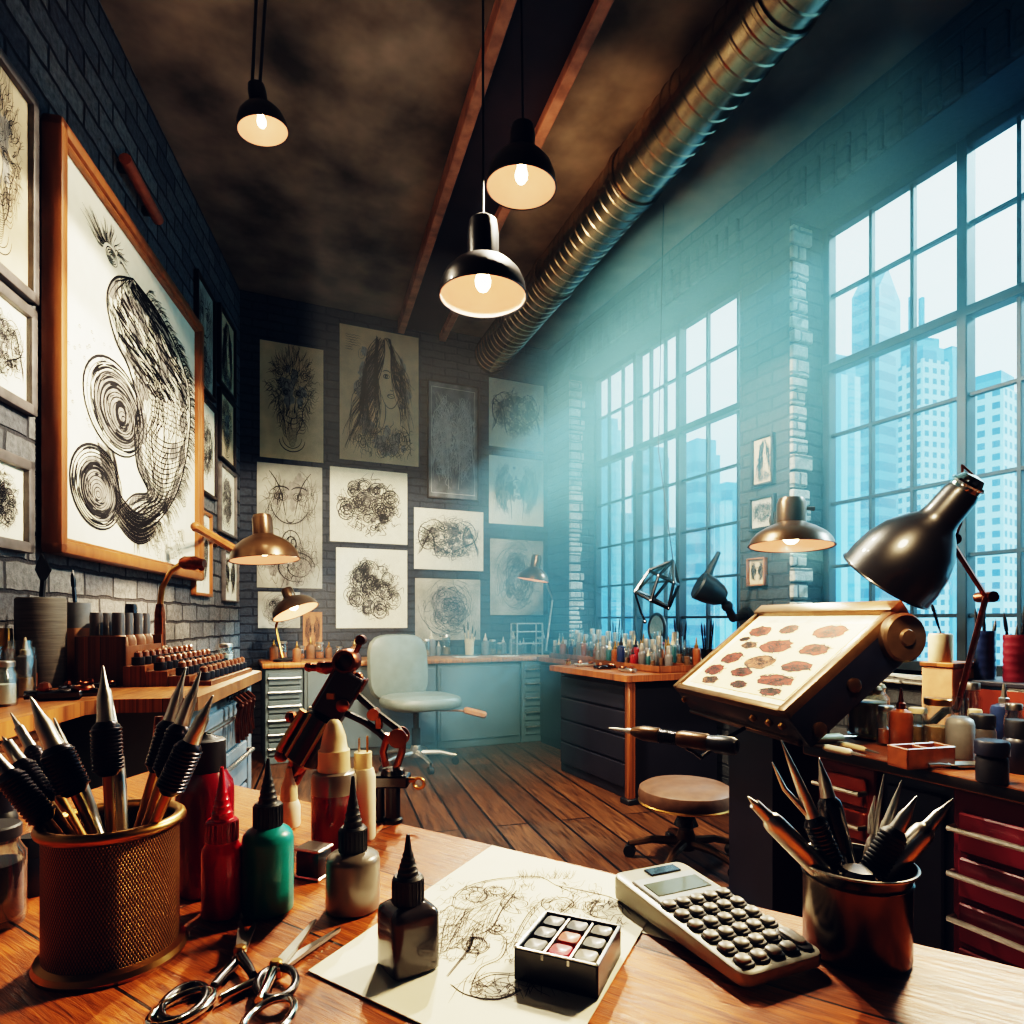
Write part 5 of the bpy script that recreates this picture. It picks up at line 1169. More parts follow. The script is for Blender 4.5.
for cx, cy, rx, ry, k in ((475, 897, 16, 9, 6), (497, 892, 12, 6, 5), (497, 930, 10, 6, 5), (476, 945, 14, 9, 6), (560, 905, 18, 9, 4), (600, 908, 18, 9, 4), (495, 992, 25, 10, 4), (520, 905, 20, 10, 4)):
    for i in range(k*2): f = 1-i/k/2; a0 = r.uniform(0, 6.3); stroke(arc(cx+r.uniform(-1, 1), cy+r.uniform(-1, 1), rx*f, ry*f, a0, a0+r.uniform(1.5, 4), 16), W0*r.uniform(.5, 1.6))
    for i in range(24): a0 = r.uniform(0, 6.3); stroke(wave(cx+rx*math.cos(a0), cy+ry*math.sin(a0), cx+rx*.5*math.cos(a0+.5), cy+ry*.5*math.sin(a0+.5), 1, .5, 6), W0*r.uniform(.4, 1.1))
for i in range(520):
    x, y = r.uniform(440, 625), r.uniform(880, 975)
    if (x-530)**2/95**2+(y-918)**2/46**2 > 1 and not (x < 500 and y < 960): continue
    a = r.uniform(2.0, 2.9) if x < 500 else r.uniform(.2, 3); l = r.uniform(4, 20); stroke(wave(x, y, x+l*math.cos(a), y+l*.6*math.sin(a), 2, .8, 7, r.uniform(0, 6)), W0*r.uniform(.4, 1))
for i in range(70):
    x = r.uniform(450, 500); stroke(wave(x, 905+r.uniform(-5, 40), x-r.uniform(10, 32), 915+r.uniform(0, 45), 2, .7, 7), W0*r.uniform(.4, .9))
for i in range(40):
    x = r.uniform(470, 560); stroke(wave(x, 972+r.uniform(0, 14), x+r.uniform(-30, 30), 985+r.uniform(0, 18), 2, .7, 7), W0*r.uniform(.4, .8))
for i in range(50): x = r.uniform(515, 570); stroke(wave(x, 880, x+r.uniform(-4, 10), 868+r.uniform(0, 8), 1, .7, 5), W0*.5)
Mf = Matrix(((1, 0, 0, 0), (0, 0, 1, 0), (0, 1, 0, 0), (0, 0, 0, 1)))
MB().ribbons(S, .00095, 1, 1, Mf).build('pencil_drawing', mat('pencil_graphite', rgb(70, 56, 44), .7, var=.3, scale=200), t, 0)
# ---------------------------------------------------------------- ink bottles on the desk
def spout_bottle(label, px, py, w, hb, hc, ht, m, cap, wc=.55, square=False, name='ink_bottle', capm=None, yaw=0, rib=True):
    """w body width, hb body height, hc top of collar, ht tip (all in photo pixels at the base's distance)"""
    p = onZ(px, py, HD); k = p.y/F; R = w/2*k; B, Cc, H = hb*k, hc*k, ht*k; rc = R*wc
    t = thing(name, label, 'ink bottle', p, yaw); b = MB()
    pw = 7 if square else 2
    q = .82 if square else 1
    b.lathe([(0, 0), (R*.9*q, 0), (R*.99*q, R*.07), (R*q, R*.18), (R*q, B*.86), (R*.96*q, B*.93), (R*.82*q, B*.985), (rc*1.05, B*1.03), (rc*.9, B*1.05), (0, B*1.05)], 48 if square else 32, power=pw); b.build('body', M_[m], t, 50)
    b = MB(); n = 40; pr = [(0, B*1.02), (rc, B*1.02), (rc*1.03, B*1.02+.001), (rc, Cc), (rc*.86, Cc+.0015), (0, Cc+.0015)]
    b.lathe(pr, 28)
    if rib:
        for i in range(22):
            a = 2*PI*i/22; b.tube([(rc*1.01*math.cos(a), rc*1.01*math.sin(a), B*1.04), (rc*1.01*math.cos(a), rc*1.01*math.sin(a), Cc-.001)], rc*.06, 5)
    cl_ = b.build('collar', M_[cap], t)
    b = MB(); pr = [(0, Cc), (rc*.78, Cc)]; r0 = rc*.72; ks = 5
    for i in range(ks):
        f = i/ks*.62; rr = r0*(1-f*1.05); z = Cc+(H-Cc)*f; pr += [(rr*1.06, z+.0004), (rr*1.06, z+.0012), (rr*.96, z+.0018), (r0*(1-(f+.1)*1.05), Cc+(H-Cc)*(f+.11))]
    pr += [(rc*.13, H*.985), (rc*.1, H), (0, H)]
    b.lathe(pr, 24); b.build('spout', M_[cap], t); return t
M_['redcap'] = mat('red_cap_plastic', rgb(180, 18, 34), .28, var=.2, coat=.4)
M_['darkbody'] = mat('smoked_ink_bottle', rgb(60, 56, 60), .22, .15, var=.3, scale=12, coat=.5)
M_['greybody'] = mat('silver_grey_bottle', rgb(128, 120, 112), .3, .35, var=.2, scale=10, coat=.3)
M_['deepred'] = mat('deep_red_bottle', rgb(120, 12, 30), .25, var=.3, scale=9, coat=.4)
spout_bottle('bright red ink bottle with red cone spout, beside the brass mesh cup', 222, 914, 38, 72, 94, 147, 'red', 'redcap', .78)
spout_bottle('teal ink bottle with black cone spout beside the bright red bottle', 268, 910, 49, 82, 106, 152, 'teal', 'blackmat', .55)
spout_bottle('silver grey ink bottle with black cone spout behind the square one', 353, 908, 53, 56, 80, 132, 'greybody', 'blackmat', .5)
spout_bottle('square smoked ink bottle with tall black spout standing on the sketch', 408, 968, 61, 62, 88, 131, 'darkbody', 'blackmat', .5, True, yaw=.6)
# the one on the sketch stands on the paper
for o in COL.objects:
    if o.get('label', '').startswith('square smoked'): o.location.z = HD+.002
spout_bottle('tall deep red ink bottle with dark cap behind the bright red one', 205, 890, 54, 116, 150, 158, 'deepred', 'blackmat', .7, rib=False)
# white capped red bottle
p = onZ(334, 848, HD); k = p.y/F; t = thing('ink_bottle', 'clear bottle of red ink with cream cone cap under the machine arm', 'ink bottle', p)
R = 22*k
b = MB(); b.lathe([(0, 0), (R*.93, 0), (R, .002), (R, 56*k), (0, 56*k)], 32); b.build('ink', M_['deepred'], t)
b = MB(); b.lathe([(0, 56*k), (R, 56*k), (R, 70*k), (R*.93, 76*k), (R*.7, 78*k), (0, 78*k)], 32); b.build('shoulder', M_['greybody'], t)
b = MB(); b.lathe([(0, 77*k), (R*.72, 77*k), (R*.7, 98*k), (R*.6, 100*k), (R*.52, 112*k), (R*.34, 124*k), (R*.2, 128*k), (0, 129*k)], 28); b.build('cap', M_['cream'], t)
p = onZ(363, 838, HD); k = p.y/F; t = thing('ink_bottle', 'slim white bottle with two thin needles behind the silver grey bottle', 'ink bottle', p); R = 12.5*k
b = MB(); b.lathe([(0, 0), (R*.93, 0), (R, .002), (R, 62*k), (R*.8, 70*k), (0, 71*k)], 24); b.build('body', M_['white'], t)
b = MB(); b.lathe([(0, 70*k), (R*.7, 70*k), (R*.7, 86*k), (0, 86*k)], 24); b.build('cap', M_['cream'], t)
b = MB(); b.cyl((-R*.3, 0, 85*k), (-R*.3, 0, 100*k), .0012, n=6); b.build('needle', M_['steel'], t); b = MB(); b.cyl((R*.35, 0, 85*k), (R*.35, 0, 102*k), .0012, n=6); b.build('needle', M_['gold'], t)
p = onZ(289, 826, HD); k = p.y/F; t = thing('ink_bottle', 'small white nozzle bottle behind the teal bottle', 'ink bottle', p); R = 11*k
b = MB(); b.lathe([(0, 0), (R*.93, 0), (R, .002), (R, 20*k), (R*.8, 26*k), (0, 27*k)], 24); b.build('body', M_['white'], t)
b = MB(); b.lathe([(0, 26*k), (R*.78, 26*k), (R*.72, 38*k), (R*.4, 48*k), (R*.25, 58*k), (0, 60*k)], 20); b.build('nozzle', M_['cream'], t)
p = onZ(314, 876, HD); t = thing('needle_case', 'small flat black case with chrome edge beside the clear red bottle', 'case', p, -.35)
b = MB(); b.box((0, 0, .013), (.026, .022, .026), .004, seg=2); b.build('case', M_['black'], t, 30); 
for z in (.0265, .0015): b = MB(); b.box((0, 0, z), (.027, .023, .003), .001); b.build('chrome_band', M_['steel'], t, 30)
# translucent cups and small dark bottle at the side
p = onZ(14, 868, HD); t = thing('rinse_cup', 'translucent plastic cup at the desk edge beside the mesh cup', 'cup', p); b = MB(); b.shell([(.024, 0), (.034, .05), (.032, .05), (.022, .003)], 24); b.build('cup', M_['glass'], t); b = MB(); b.lathe([(0, .001), (.0225, .001), (.027, .02), (0, .02)], 24); b.build('water', M_['peach'], t)
put(bottle('small dark bottle half hidden behind the brass mesh cup', .012, .05, 'navy', 'blackmat', None, False, .7), USED, onZ(34, 893, HD))
put(jar('dark smoked jar cut by the frame at the desk edge', .022, .07, 'navy', 'blackmat', .9), USED, onZ(-8, 925, HD))
put(bottle('small black bottle standing behind the translucent cup', .013, .075, 'blackmat', 'navy', None, False, .6), USED, onZ(2, 862, HD))
# ---------------------------------------------------------------- brass mesh cup with pen machines
M_['mesh'] = None
m, nt, out = newmat('woven_brass_mesh'); bs = N(nt, 'ShaderNodeBsdfPrincipled'); nt.links.new(bs.outputs[0], out.inputs[0])
tc = N(nt, 'ShaderNodeTexCoord'); sp = N(nt, 'ShaderNodeSeparateXYZ'); nt.links.new(tc.outputs['Object'], sp.inputs[0])
an = math_(nt, 'MULTIPLY', math_(nt, 'ARCTAN2', sp.outputs[1], sp.outputs[0]), 132/2); zz = math_(nt, 'MULTIPLY', sp.outputs[2], 1600)
wv = math_(nt, 'ABSOLUTE', math_(nt, 'MULTIPLY', math_(nt, 'SINE', math_(nt, 'ADD', an, math_(nt, 'MULTIPLY', zz, .5))), math_(nt, 'SINE', math_(nt, 'SUBTRACT', an, math_(nt, 'MULTIPLY', zz, .5)))))
cr = N(nt, 'ShaderNodeValToRGB'); cr.color_ramp.elements[0].color = rgb(24, 16, 14); cr.color_ramp.elements[1].color = rgb(150, 108, 66); cr.color_ramp.elements[0].position = .12; cr.color_ramp.elements[1].position = .6
nt.links.new(wv, cr.inputs[0]); nt.links.new(cr.outputs[0], bs.inputs['Base Color']); bs.inputs['Metallic'].default_value = .85; bs.inputs['Roughness'].default_value = .32
bp = N(nt, 'ShaderNodeBump'); bp.inputs['Strength'].default_value = .9; bp.inputs['Distance'].default_value = .0012; nt.links.new(wv, bp.inputs['Height']); nt.links.new(bp.outputs[0], bs.inputs['Normal'])
M_['mesh'] = m
CL = onZ(113, 955, HD); t = thing('pen_cup', 'brass woven mesh cup with rolled rim full of pen machines', 'cup', CL)
r1 = .0415; h1 = .094
b = MB(); b.shell([(r1, .004), (r1, h1), (r1-.002, h1), (r1-.002, .006)], 64); b.lathe([(0, .001), (r1, .001), (r1, .005), (0, .005)], 48); b.build('mesh_wall', M_['mesh'], t)
b = MB(); b.torus((0, 0, h1), r1+.0005, .0042, 64, 10); b.build('rim', M_['gold'], t)
b = MB(); b.shell([(r1-.001, .0), (r1+.0045, .0), (r1+.0055, .003), (r1+.004, .0065), (r1-.001, .009)], 64); b.build('base_ring', M_['gold'], t)
def pen(label, base, tip, r, kind='ridged', group=None, name='pen_machine', rodr=.0028, g0=.42, g1=.72, m='gripmetal'):
    base, tip = Vector(base), Vector(tip); d = tip-base; L = d.length
    t = thing(name, label, 'pen machine', base, 0, group)
    if kind == 'slim':
        b = MB(); b.axis_lathe((0, 0, 0), d, [(0, 0), (r*.5, 0), (r*.7, L*.4), (r, L*.6), (r, L*.72), (0, L*.72)], 14); b.build('shaft', M_['steel'], t)
        b = MB(); b.axis_lathe((0, 0, 0), d, [(0, L*.72), (r*.9, L*.72), (r*.6, L*.85), (r*.1, L), (0, L)], 14); b.build('tip', M_['steel'], t); return t
    b = MB(); b.axis_lathe((0, 0, 0), d, [(0, 0), (rodr, 0), (rodr*1.1, L*g0*.5), (rodr*1.3, L*g0), (0, L*g0)], 12); b.build('shaft', M_['gold'], t)
    b = MB(); pr = [(0, L*g0), (r*.55, L*g0), (r*.9, L*g0+.004)]
    if kind == 'ridged':
        k = max(6, int(L*(g1-g0)/.0034)); 
        for i in range(k):
            z = L*g0+.004+(L*(g1-g0)-.008)*i/k; s = (L*(g1-g0)-.008)/k; pr += [(r*.94, z), (r*1.03, z+s*.25), (r*1.03, z+s*.6), (r*.93, z+s*.85)]
    else: pr += [(r, L*g0+.008), (r, L*g1-.008)]
    pr += [(r*.9, L*g1-.003), (r*.6, L*g1), (0, L*g1)]
    b.axis_lathe((0, 0, 0), d, pr, 22); b.build('grip', M_[m], t)
    b = MB(); b.axis_lathe((0, 0, 0), d, [(0, L*g1), (r*.62, L*g1), (r*.55, L*(g1+.03)), (r*.5, L*(g1+.09)), (r*.32, L*(g1+.6*(1-g1))), (r*.07, L*.995), (0, L)], 16); b.build('needle_cone', M_['steel'], t)
    if kind == 'fork':
        x, y, z = frame_from(d); b = MB(); b.tube([d*g1+x*r*.5, d*(g1+.1)+x*r*.9, d*.99+x*r*1.6], [.0022, .002, .0006], 8); b.build('side_needle', M_['steel'], t)
    return t
def cup_pen(C, r_in, h, label, tip, rimp, d_tip, dy, r, **k):
    """pen whose tip shows at photo pixel tip and whose shaft crosses the rim at rimp"""
    Tp = P(tip[0], tip[1], d_tip); Rp = P(rimp[0], rimp[1], C.y+dy); d = (Rp-Tp); s = (HD+.0075-Rp.z)/d.z; B = Rp+d*s
    q = Vector((B.x-C.x, B.y-C.y, 0)); lim = r_in-.006
    if q.length > lim: q = q.normalized()*lim; B = Vector((C.x+q.x, C.y+q.y, B.z))
    d2 = (B-Tp).normalized()                            # keep the crossing inside the rim
    return pen(label, B, Tp, r, **k)
D0 = CL.y
LP = [((-14, 748), (69, 834), -.02, -.018, .0085, 'ridged', .64, .88, 'ridged pen machine leaning farthest out of the mesh cup, its tip beyond the frame'),
      ((2, 736), (84, 832), .0, -.01, .0075, 'ridged', .68, .88, 'ridged pen machine second in the fan leaning out of the mesh cup'),
      ((10, 712), (90, 830), .03, .005, .0065, 'ridged', .65, .84, 'thin needled pen machine third in the fan leaning out of the mesh cup'),
      ((30, 696), (94, 832), -.01, -.005, .0105, 'ridged', .61, .80, 'fat ridged pen machine with long steel cone, in the middle of the leaning fan'),
      ((54, 718), (108, 832), .02, -.005, .0058, 'slim', 0, 0, 'slim all steel pen beside the fat ridged machine'),
      ((103, 665), (111, 830), .0, -.008, .0095, 'ridged', .61, .80, 'tallest pen machine standing upright in the mesh cup'),
      ((110, 689), (122, 832), .03, .01, .0055, 'slim', 0, 0, 'slim all steel pen right behind the tallest upright machine'),
      ((186, 667), (139, 826), .02, .01, .0078, 'ridged', .61, .80, 'ridged pen machine first of the three leaning toward the red bottle'),
      ((201, 670), (146, 826), .01, -.002, .0085, 'ridged', .61, .80, 'ridged pen machine second of the three leaning toward the red bottle'),
      ((213, 695), (153, 826), -.01, -.014, .0092, 'ridged', .62, .82, 'ridged pen machine nearest the red bottle, third of the three')]
for tip, rp, dt, dy, r_, kind, g0, g1, lb in LP: cup_pen(CL, r1-.002, h1, lb, tip, rp, D0+dt, dy, r_, kind=kind, g0=g0 or .4, g1=g1 or .7)
p = CL+Vector((.018, .026, .0055)); t = thing('glass_vial', 'clear vial of red ink standing at the back of the mesh cup', 'vial', p)
b = MB(); b.lathe([(0, 0), (.0048, 0), (.0048, .14), (0, .14)], 16); b.build('glass', M_['glass'], t); b = MB(); b.lathe([(0, .12), (.0042, .12), (.0042, .145), (.003, .158), (0, .158)], 16); b.build('cap', M_['copper'], t)
# ---------------------------------------------------------------- dark steel cup with machines
CR = onZ(856, 952, HD); t = thing('pen_cup', 'polished dark steel cup with flared lip full of machines', 'cup', CR)
r2, h2 = .0345, .064
M_['cupsteel'] = mat('polished_dark_steel', rgb(92, 82, 74), .24, 1, var=.2, scale=8)
b = MB(); b.shell([(.0, .001), (r2-.001, .001), (r2, .003), (r2, h2*.84), (r2+.0012, h2*.86), (r2, h2*.88), (r2+.001, h2*.94), (r2+.004, h2), (r2+.0025, h2+.001), (r2-.0015, h2*.94), (r2-.002, .005), (0, .0045)], 64); b.build('cup', M_['cupsteel'], t)
b = MB(); b.torus((0, 0, h2), r2+.0034, .0011, 64, 8); b.build('lip', M_['steel'], t)
D1 = CR.y
RPn = [((747, 796), (806, 852), .0, -.004, .0076, 'plain', .34, .86, 'steel bodied machine leaning farthest toward the calculator in the steel cup', 'steel'),
       ((781, 740), (830, 858), .01, .0, .0082, 'fork', .2, .62, 'coil bodied machine with two long needles in the steel cup', 'darksteel'),
       ((819, 758), (842, 858), .02, .008, .0085, 'plain', .3, .78, 'smooth dark barrel machine standing in the middle of the steel cup', 'darksteel'),
       ((884, 774), (872, 845), .025, .018, .0045, 'fork', .3, .6, 'looped steel tweezers standing at the back of the steel cup', 'steel'),
       ((917, 796), (868, 872), -.01, -.01, .0088, 'ridged', .2, .78, 'black ridged machine leaning toward the maroon drawers', 'blackmat'),
       ((954, 798), (890, 862), .0, -.002, .0078, 'plain', .34, .80, 'pale steel machine leaning farthest out over the bench side', 'steel'),
       ((902, 780), (880, 845), .03, .02, .004, 'slim', 0, 0, 'thin steel needle behind the black ridged machine', 'steel')]
for tip, rp, dt, dy, r_, kind, g0, g1, lb, m in RPn:
    kk = 'ridged' if kind == 'fork' and r_ > .006 else kind
    o = cup_pen(CR, r2-.003, h2, lb, tip, rp, D1+dt, dy, r_, kind=kk if kk != 'fork' else 'plain', g0=g0 or .4, g1=g1 or .7, m=m)
    if kind == 'fork':
        Tp = P(tip[0]-9, tip[1]+22, D1+dt)-o.location; b = MB(); Tq = P(tip[0], tip[1], D1+dt)-o.location; b.tube([Tq*.62+Vector((-.002, 0, 0)), Tp*.85+Vector((-.001, 0, 0)), Tp], [.0026, .002, .0005], 8); b.build('side_needle', M_['steel'], o)
t = thing('ink_stopper', 'round dark knurled stopper resting at the mouth of the steel cup', 'stopper', P(841, 880, D1-.022))
t.location = CR+Vector((-.008, -.019, .0063)); b = MB(); b.lathe([(0, 0), (.009, 0), (.009, .045), (.011, .046), (.0125, .05), (.0125, .056), (.01, .06), (0, .061)], 20); b.build('stem', M_['darksteel'], t)
b = MB()
for i in range(16): a = 2*PI*i/16; b.tube([(.0125*math.cos(a), .0125*math.sin(a), .0495), (.0125*math.cos(a), .0125*math.sin(a), .057)], .0011, 5)
b.build('knurled_edge', M_['black'], t)
# ---------------------------------------------------------------- calculator
c4 = [onZ(616, 897, HD), onZ(690, 884, HD), onZ(820, 974, HD), onZ(735, 1007, HD)]
ax = ((c4[1]-c4[0])+(c4[2]-c4[3])).normalized(); cc = sum(c4, Vector())/4; ay = Vector((-ax.y, ax.x, 0))
cw = ((c4[1]-c4[0]).length+(c4[2]-c4[3]).length)/2*.95; ch = ((c4[0]-c4[3]).length+(c4[1]-c4[2]).length)/2*.97
t = thing('calculator', 'grey pocket calculator with dark keys and green display lying on the desk', 'calculator', (cc.x, cc.y, HD+.0025), math.atan2(ax.y, ax.x))
# wedge body: thicker at the display end (local +y)
def wz(y): return .011+.010*(y/ch+.5)
X, Y = cw/2, ch/2
def rrect(ins, rad, n=6):
    pts = []
    for sx, sy, a0 in ((1, 1, 0), (-1, 1, PI/2), (-1, -1, PI), (1, -1, 1.5*PI)):
        for i in range(n+1): a = a0+PI/2*i/n; q = max(rad-ins, .001); pts.append((sx*(X-ins-q)+q*math.cos(a), sy*(Y-ins-q)+q*math.sin(a)))
    return pts
vs, fs = [], []; rg = [(.004, lambda y: 0), (.0005, lambda y: .0025), (0, lambda y: .006), (0, lambda y: wz(y)-.003), (.0008, lambda y: wz(y)-.0011), (.0028, lambda y: wz(y))]
for ins, fz in rg: vs += [(x, y, fz(y)) for x, y in rrect(ins, .010)]
n = 28
for q in range(len(rg)-1):
    for i in range(n): k = (i+1) % n; fs.append((q*n+i, q*n+k, (q+1)*n+k, (q+1)*n+i))
fs += [tuple(range(n))[::-1], tuple(range((len(rg)-1)*n, len(rg)*n))]
b = MB(); b._add(vs, fs); b.build('case', mat('calculator_grey', rgb(158, 156, 144), .35, .15, var=.1, scale=30), t, 35)
sl = math.atan2(.010, ch); MT = Matrix.Translation((0, 0, wz(0)+.0002)) @ Matrix.Rotation(sl, 4, 'X')
b = MB(); b.box((0, Y*.46, .0006), (cw*.84, ch*.25, .0022), .0008, MT); b.build('display_bezel', M_['steel'], t, 30)
b = MB(); b.box((0, Y*.45, .0012), (cw*.72, ch*.135, .0022), .0005, MT); b.build('display', mat('calculator_display', rgb(86, 84, 62), .15, coat=.6, var=.1), t, 30)
b = MB(); b.box((cw*.10, Y*.83, .0004), (cw*.42, ch*.075, .0016), .0005, MT); b.build('solar_cell', mat('solar_cell_dark', rgb(20, 16, 22), .2, coat=.5), t, 30)
def key(x, y, w, h, m='calcpad', nm='key'):
    b = MB(); b.lathe([(0, -.0005), (1, -.0005), (1, .0012), (.9, .0018), (0, .0018)], 20, MT @ Matrix.Translation((x, y, 0)) @ Matrix.Diagonal(Vector((w*.62, h*.68, 1, 1))), power=3); k_ = b.build(nm, M_['blackmat'], t, 30)
    b = MB(); b.lathe([(0, .001), (1, .001), (.95, .0034), (.75, .0042), (0, .0044)], 20, MT @ Matrix.Translation((x-w*.02, y+h*.06, 0)) @ Matrix.Diagonal(Vector((w*.52, h*.5, 1, 1))), power=3); b.build('key_top', M_['calckey'], k_, 40)
M_['calckey'] = mat('calculator_key', rgb(128, 122, 112), .35, var=.1, coat=.2)
cols, rows = 5, 6
for i in range(rows):
    for j in range(cols):
        kw, kh = cw*.135, ch*.062
        x = -X+cw*(.14+.18*j); y = Y*.14-ch*.097*i*1.02
        if j == 4 and i == 5: continue
        if j == 4 and i == 4: key(x, y-ch*.049, kw, kh*2.2)
        else: key(x, y, kw, kh)
# ---------------------------------------------------------------- palette box
q = [onZ(514, 983, HD), onZ(598, 1004, HD), onZ(632, 961, HD)]
ax = (q[1]-q[0]).normalized(); ay = Vector((-ax.y, ax.x, 0)); w, h = (q[1]-q[0]).length, (q[2]-q[1]).dot(ay)
cc = q[0]+ax*w/2+ay*h/2; t = thing('palette_box', 'black palette box of grey, orange and red colour pans on the sketch', 'palette', (cc.x, cc.y, HD+.0022), math.atan2(ax.y, ax.x))
z = .0205; th = .0022
b = MB(); b.span((-w/2, -h/2, 0), (w/2, h/2, .006), .001)
for s in (-1, 1): b.span((s*w/2-(th if s > 0 else 0), -h/2, 0), (s*w/2+(th if s < 0 else 0), h/2, z), .0006); b.span((-w/2, s*h/2-(th if s > 0 else 0), 0), (w/2, s*h/2+(th if s < 0 else 0), z), .0006)
b.build('box', M_['black'], t, 30)
b = MB()
for s in (-1, 1): b.span((s*(w/2-.001)-.001, -h/2, z), (s*(w/2-.001)+.001, h/2, z+.0009), .0003); b.span((-w/2, s*(h/2-.001)-.001, z), (w/2, s*(h/2-.001)+.001, z+.0009), .0003)
for s in (-1, 1): b.span((s*w*.155-.0008, -h/2, z-.004), (s*w*.155+.0008, h/2, z-.0005))
b.build('edge_strip', M_['steel'], t, 30)
pc = {'g1': rgb(88, 88, 80), 'g2': rgb(62, 62, 62), 'o': rgb(150, 66, 30), 'r': rgb(150, 12, 36), 'w': rgb(118, 114, 102), 'd': rgb(72, 66, 52)}
grid = [['g1', 'r', 'w'], ['g2', 'o', 'g1'], ['g2', 'g2', 'd']]
for i in range(3):
    for j in range(3):
        k = grid[i][j]; x = (-w/2+th)+(w-2*th)*(j+.5)/3; y = (-h/2+th)+(h-2*th)*(i+.5)/3
        b = MB(); b.lathe([(0, 0), (.9, 0), (1, .2), (.98, .8), (.8, 1), (.4, .93), (0, .9)], 28, Matrix.Translation((x, y, .006)) @ Matrix.Diagonal(Vector(((w-2*th)/6*.95, (h-2*th)/6*.95, .0142, 1))), power=5)
        o = b.build('colour_pan', mat('pan_'+k, pc[k], .4, var=.15, coat=.3), t, 50); o['label'] = {'g1': 'mid grey pan', 'g2': 'dark grey pan', 'o': 'orange pan', 'r': 'crimson pan', 'w': 'pale grey pan', 'd': 'olive grey pan'}[k]
# ---------------------------------------------------------------- scissors
def scissors(label, pivot, ang, L, op, ring_r, z0=HD+.0006, m='chrome', cat='scissors', short=False):
    t = thing('scissors', label, cat, pivot, ang)
    for s in (-1, 1):
        a = s*op/2; z = .003+(s+1)*.0016
        R3 = Matrix.Translation((0, 0, z)) @ Matrix.Rotation(a, 4, 'Z')
        bl = L*(.42 if short else .52); b = MB(); b.prism([(-.003*s, -.006), (.0045*s, -.004), (.0035*s, bl*.5), (0, bl), (-.0018*s, bl*.96)], -.0013, .0013, R3); o = b.build('blade', M_['steel'], t, 30)
        b = MB(); b.tube([(0, 0, 0), (.002*s, -.012, 0), (.006*s, -L*.22, 0), (.008*s, -L*.3, 0)], [.0028, .0036, .0032, .0028], 8, R3)
        pts = [(.008*s+(.012+ring_r*.1)*s+ring_r*.72*math.cos(2*PI*i/24), -L*.30-ring_r*.9+ring_r*1.15*math.sin(2*PI*i/24), 0) for i in range(24)]
        b.tube(pts, .0027, 8, R3, closed=True); b.build('handle_ring', M_[m], t, 50)
    b = MB(); b.lathe([(0, .0), (.0042, 0), (.0042, .0095), (.003, .0105), (0, .0105)], 16); b.build('pivot_screw', M_['gold'], t); return t
A1, A2 = onZ(240, 962, HD), onZ(247, 932, HD); dv = A2-A1
scissors('narrow steel snips lying closest to the brass mesh cup', A1+Vector((0, 0, .0008)), math.atan2(dv.y, dv.x)-PI/2, .115, .20, .016, m='darksteel', short=True)
A1, A2 = onZ(276, 977, HD), onZ(322, 940, HD); dv = A2-A1
scissors('open chrome scissors with large finger rings beside the sketch sheet', A1+Vector((0, 0, .0008)), math.atan2(dv.y, dv.x)-PI/2+.05, .125, .32, .017)
# ---------------------------------------------------------------- jointed coil machine clamped to the desk's far edge
mb = onZ(393, 822, HD); D2 = mb.y
t = thing('coil_tattoo_machine', 'dark copper trimmed coil tattoo machine on a jointed arm at the desk edge', 'tattoo machine', mb)
def K2(px, py, dd=0): return P(px, py, D2+dd)-mb
ku = D2/F
b = MB(); b.lathe([(0, 0), (.011, 0), (.011, .004), (.0085, .006), (.0085, .05), (0, .05)], 20); b.lathe([(0, 0), (.007, 0), (.006, .045), (0, .045)], 16, Matrix.Translation((-.017, .004, 0))); b.build('column', M_['black'], t)
b = MB(); b.span((-.021, -.013, .042), (.019, .013, .056), .002); b.lathe([(0, .056), (.014, .056), (.013, .062), (0, .064)], 20); b.build('clamp', M_['darksteel'], t, 30)
b = MB(); b.cyl((.018, 0, .049), (.026, 0, .049), .003, n=10); b.torus((0, 0, 0), .006, .0018, 18, 6, Matrix.Translation((.03, 0, .045)) @ Matrix.Rotation(PI/2, 4, 'X')); b.build('thumb_screw', M_['gold'], t)
E = K2(399, 737); S0 = K2(347, 700)
b = MB(); b.tube([K2(386, 766), K2(383, 752), E+Vector((-.012, -.004, .004))], .0042, 8); b.tube([K2(396, 768), K2(402, 752), E+Vector((.004, .004, 0))], .0042, 8); b.build('lower_arm', M_['copper'], t)
b = MB(); b.tube([K2(352, 690), K2(378, 714), K2(398, 729), K2(405, 738)], .0042, 8); b.tube([K2(344, 712), K2(365, 722), K2(380, 733), K2(389, 742)], .0042, 8); b.build('upper_arm', M_['blackmat'], t)
b = MB(); b.axis_lathe(E-Vector((0, .011, 0)), E+Vector((0, .011, 0)), [(0, 0), (.011, 0), (.011, .004), (.006, .005), (.006, .017), (.011, .018), (.011, .022), (0, .022)], 20); b.build('elbow', M_['copper'], t)
b = MB(); b.axis_lathe(K2(374, 714)-Vector((0, .007, 0)), K2(374, 714)+Vector((0, .007, 0)), [(0, 0), (.007, 0), (.007, .014), (0, .014)], 14); b.box(K2(379, 722), (.008, .008, .016), .001); b.build('spacer', M_['copper'], t)
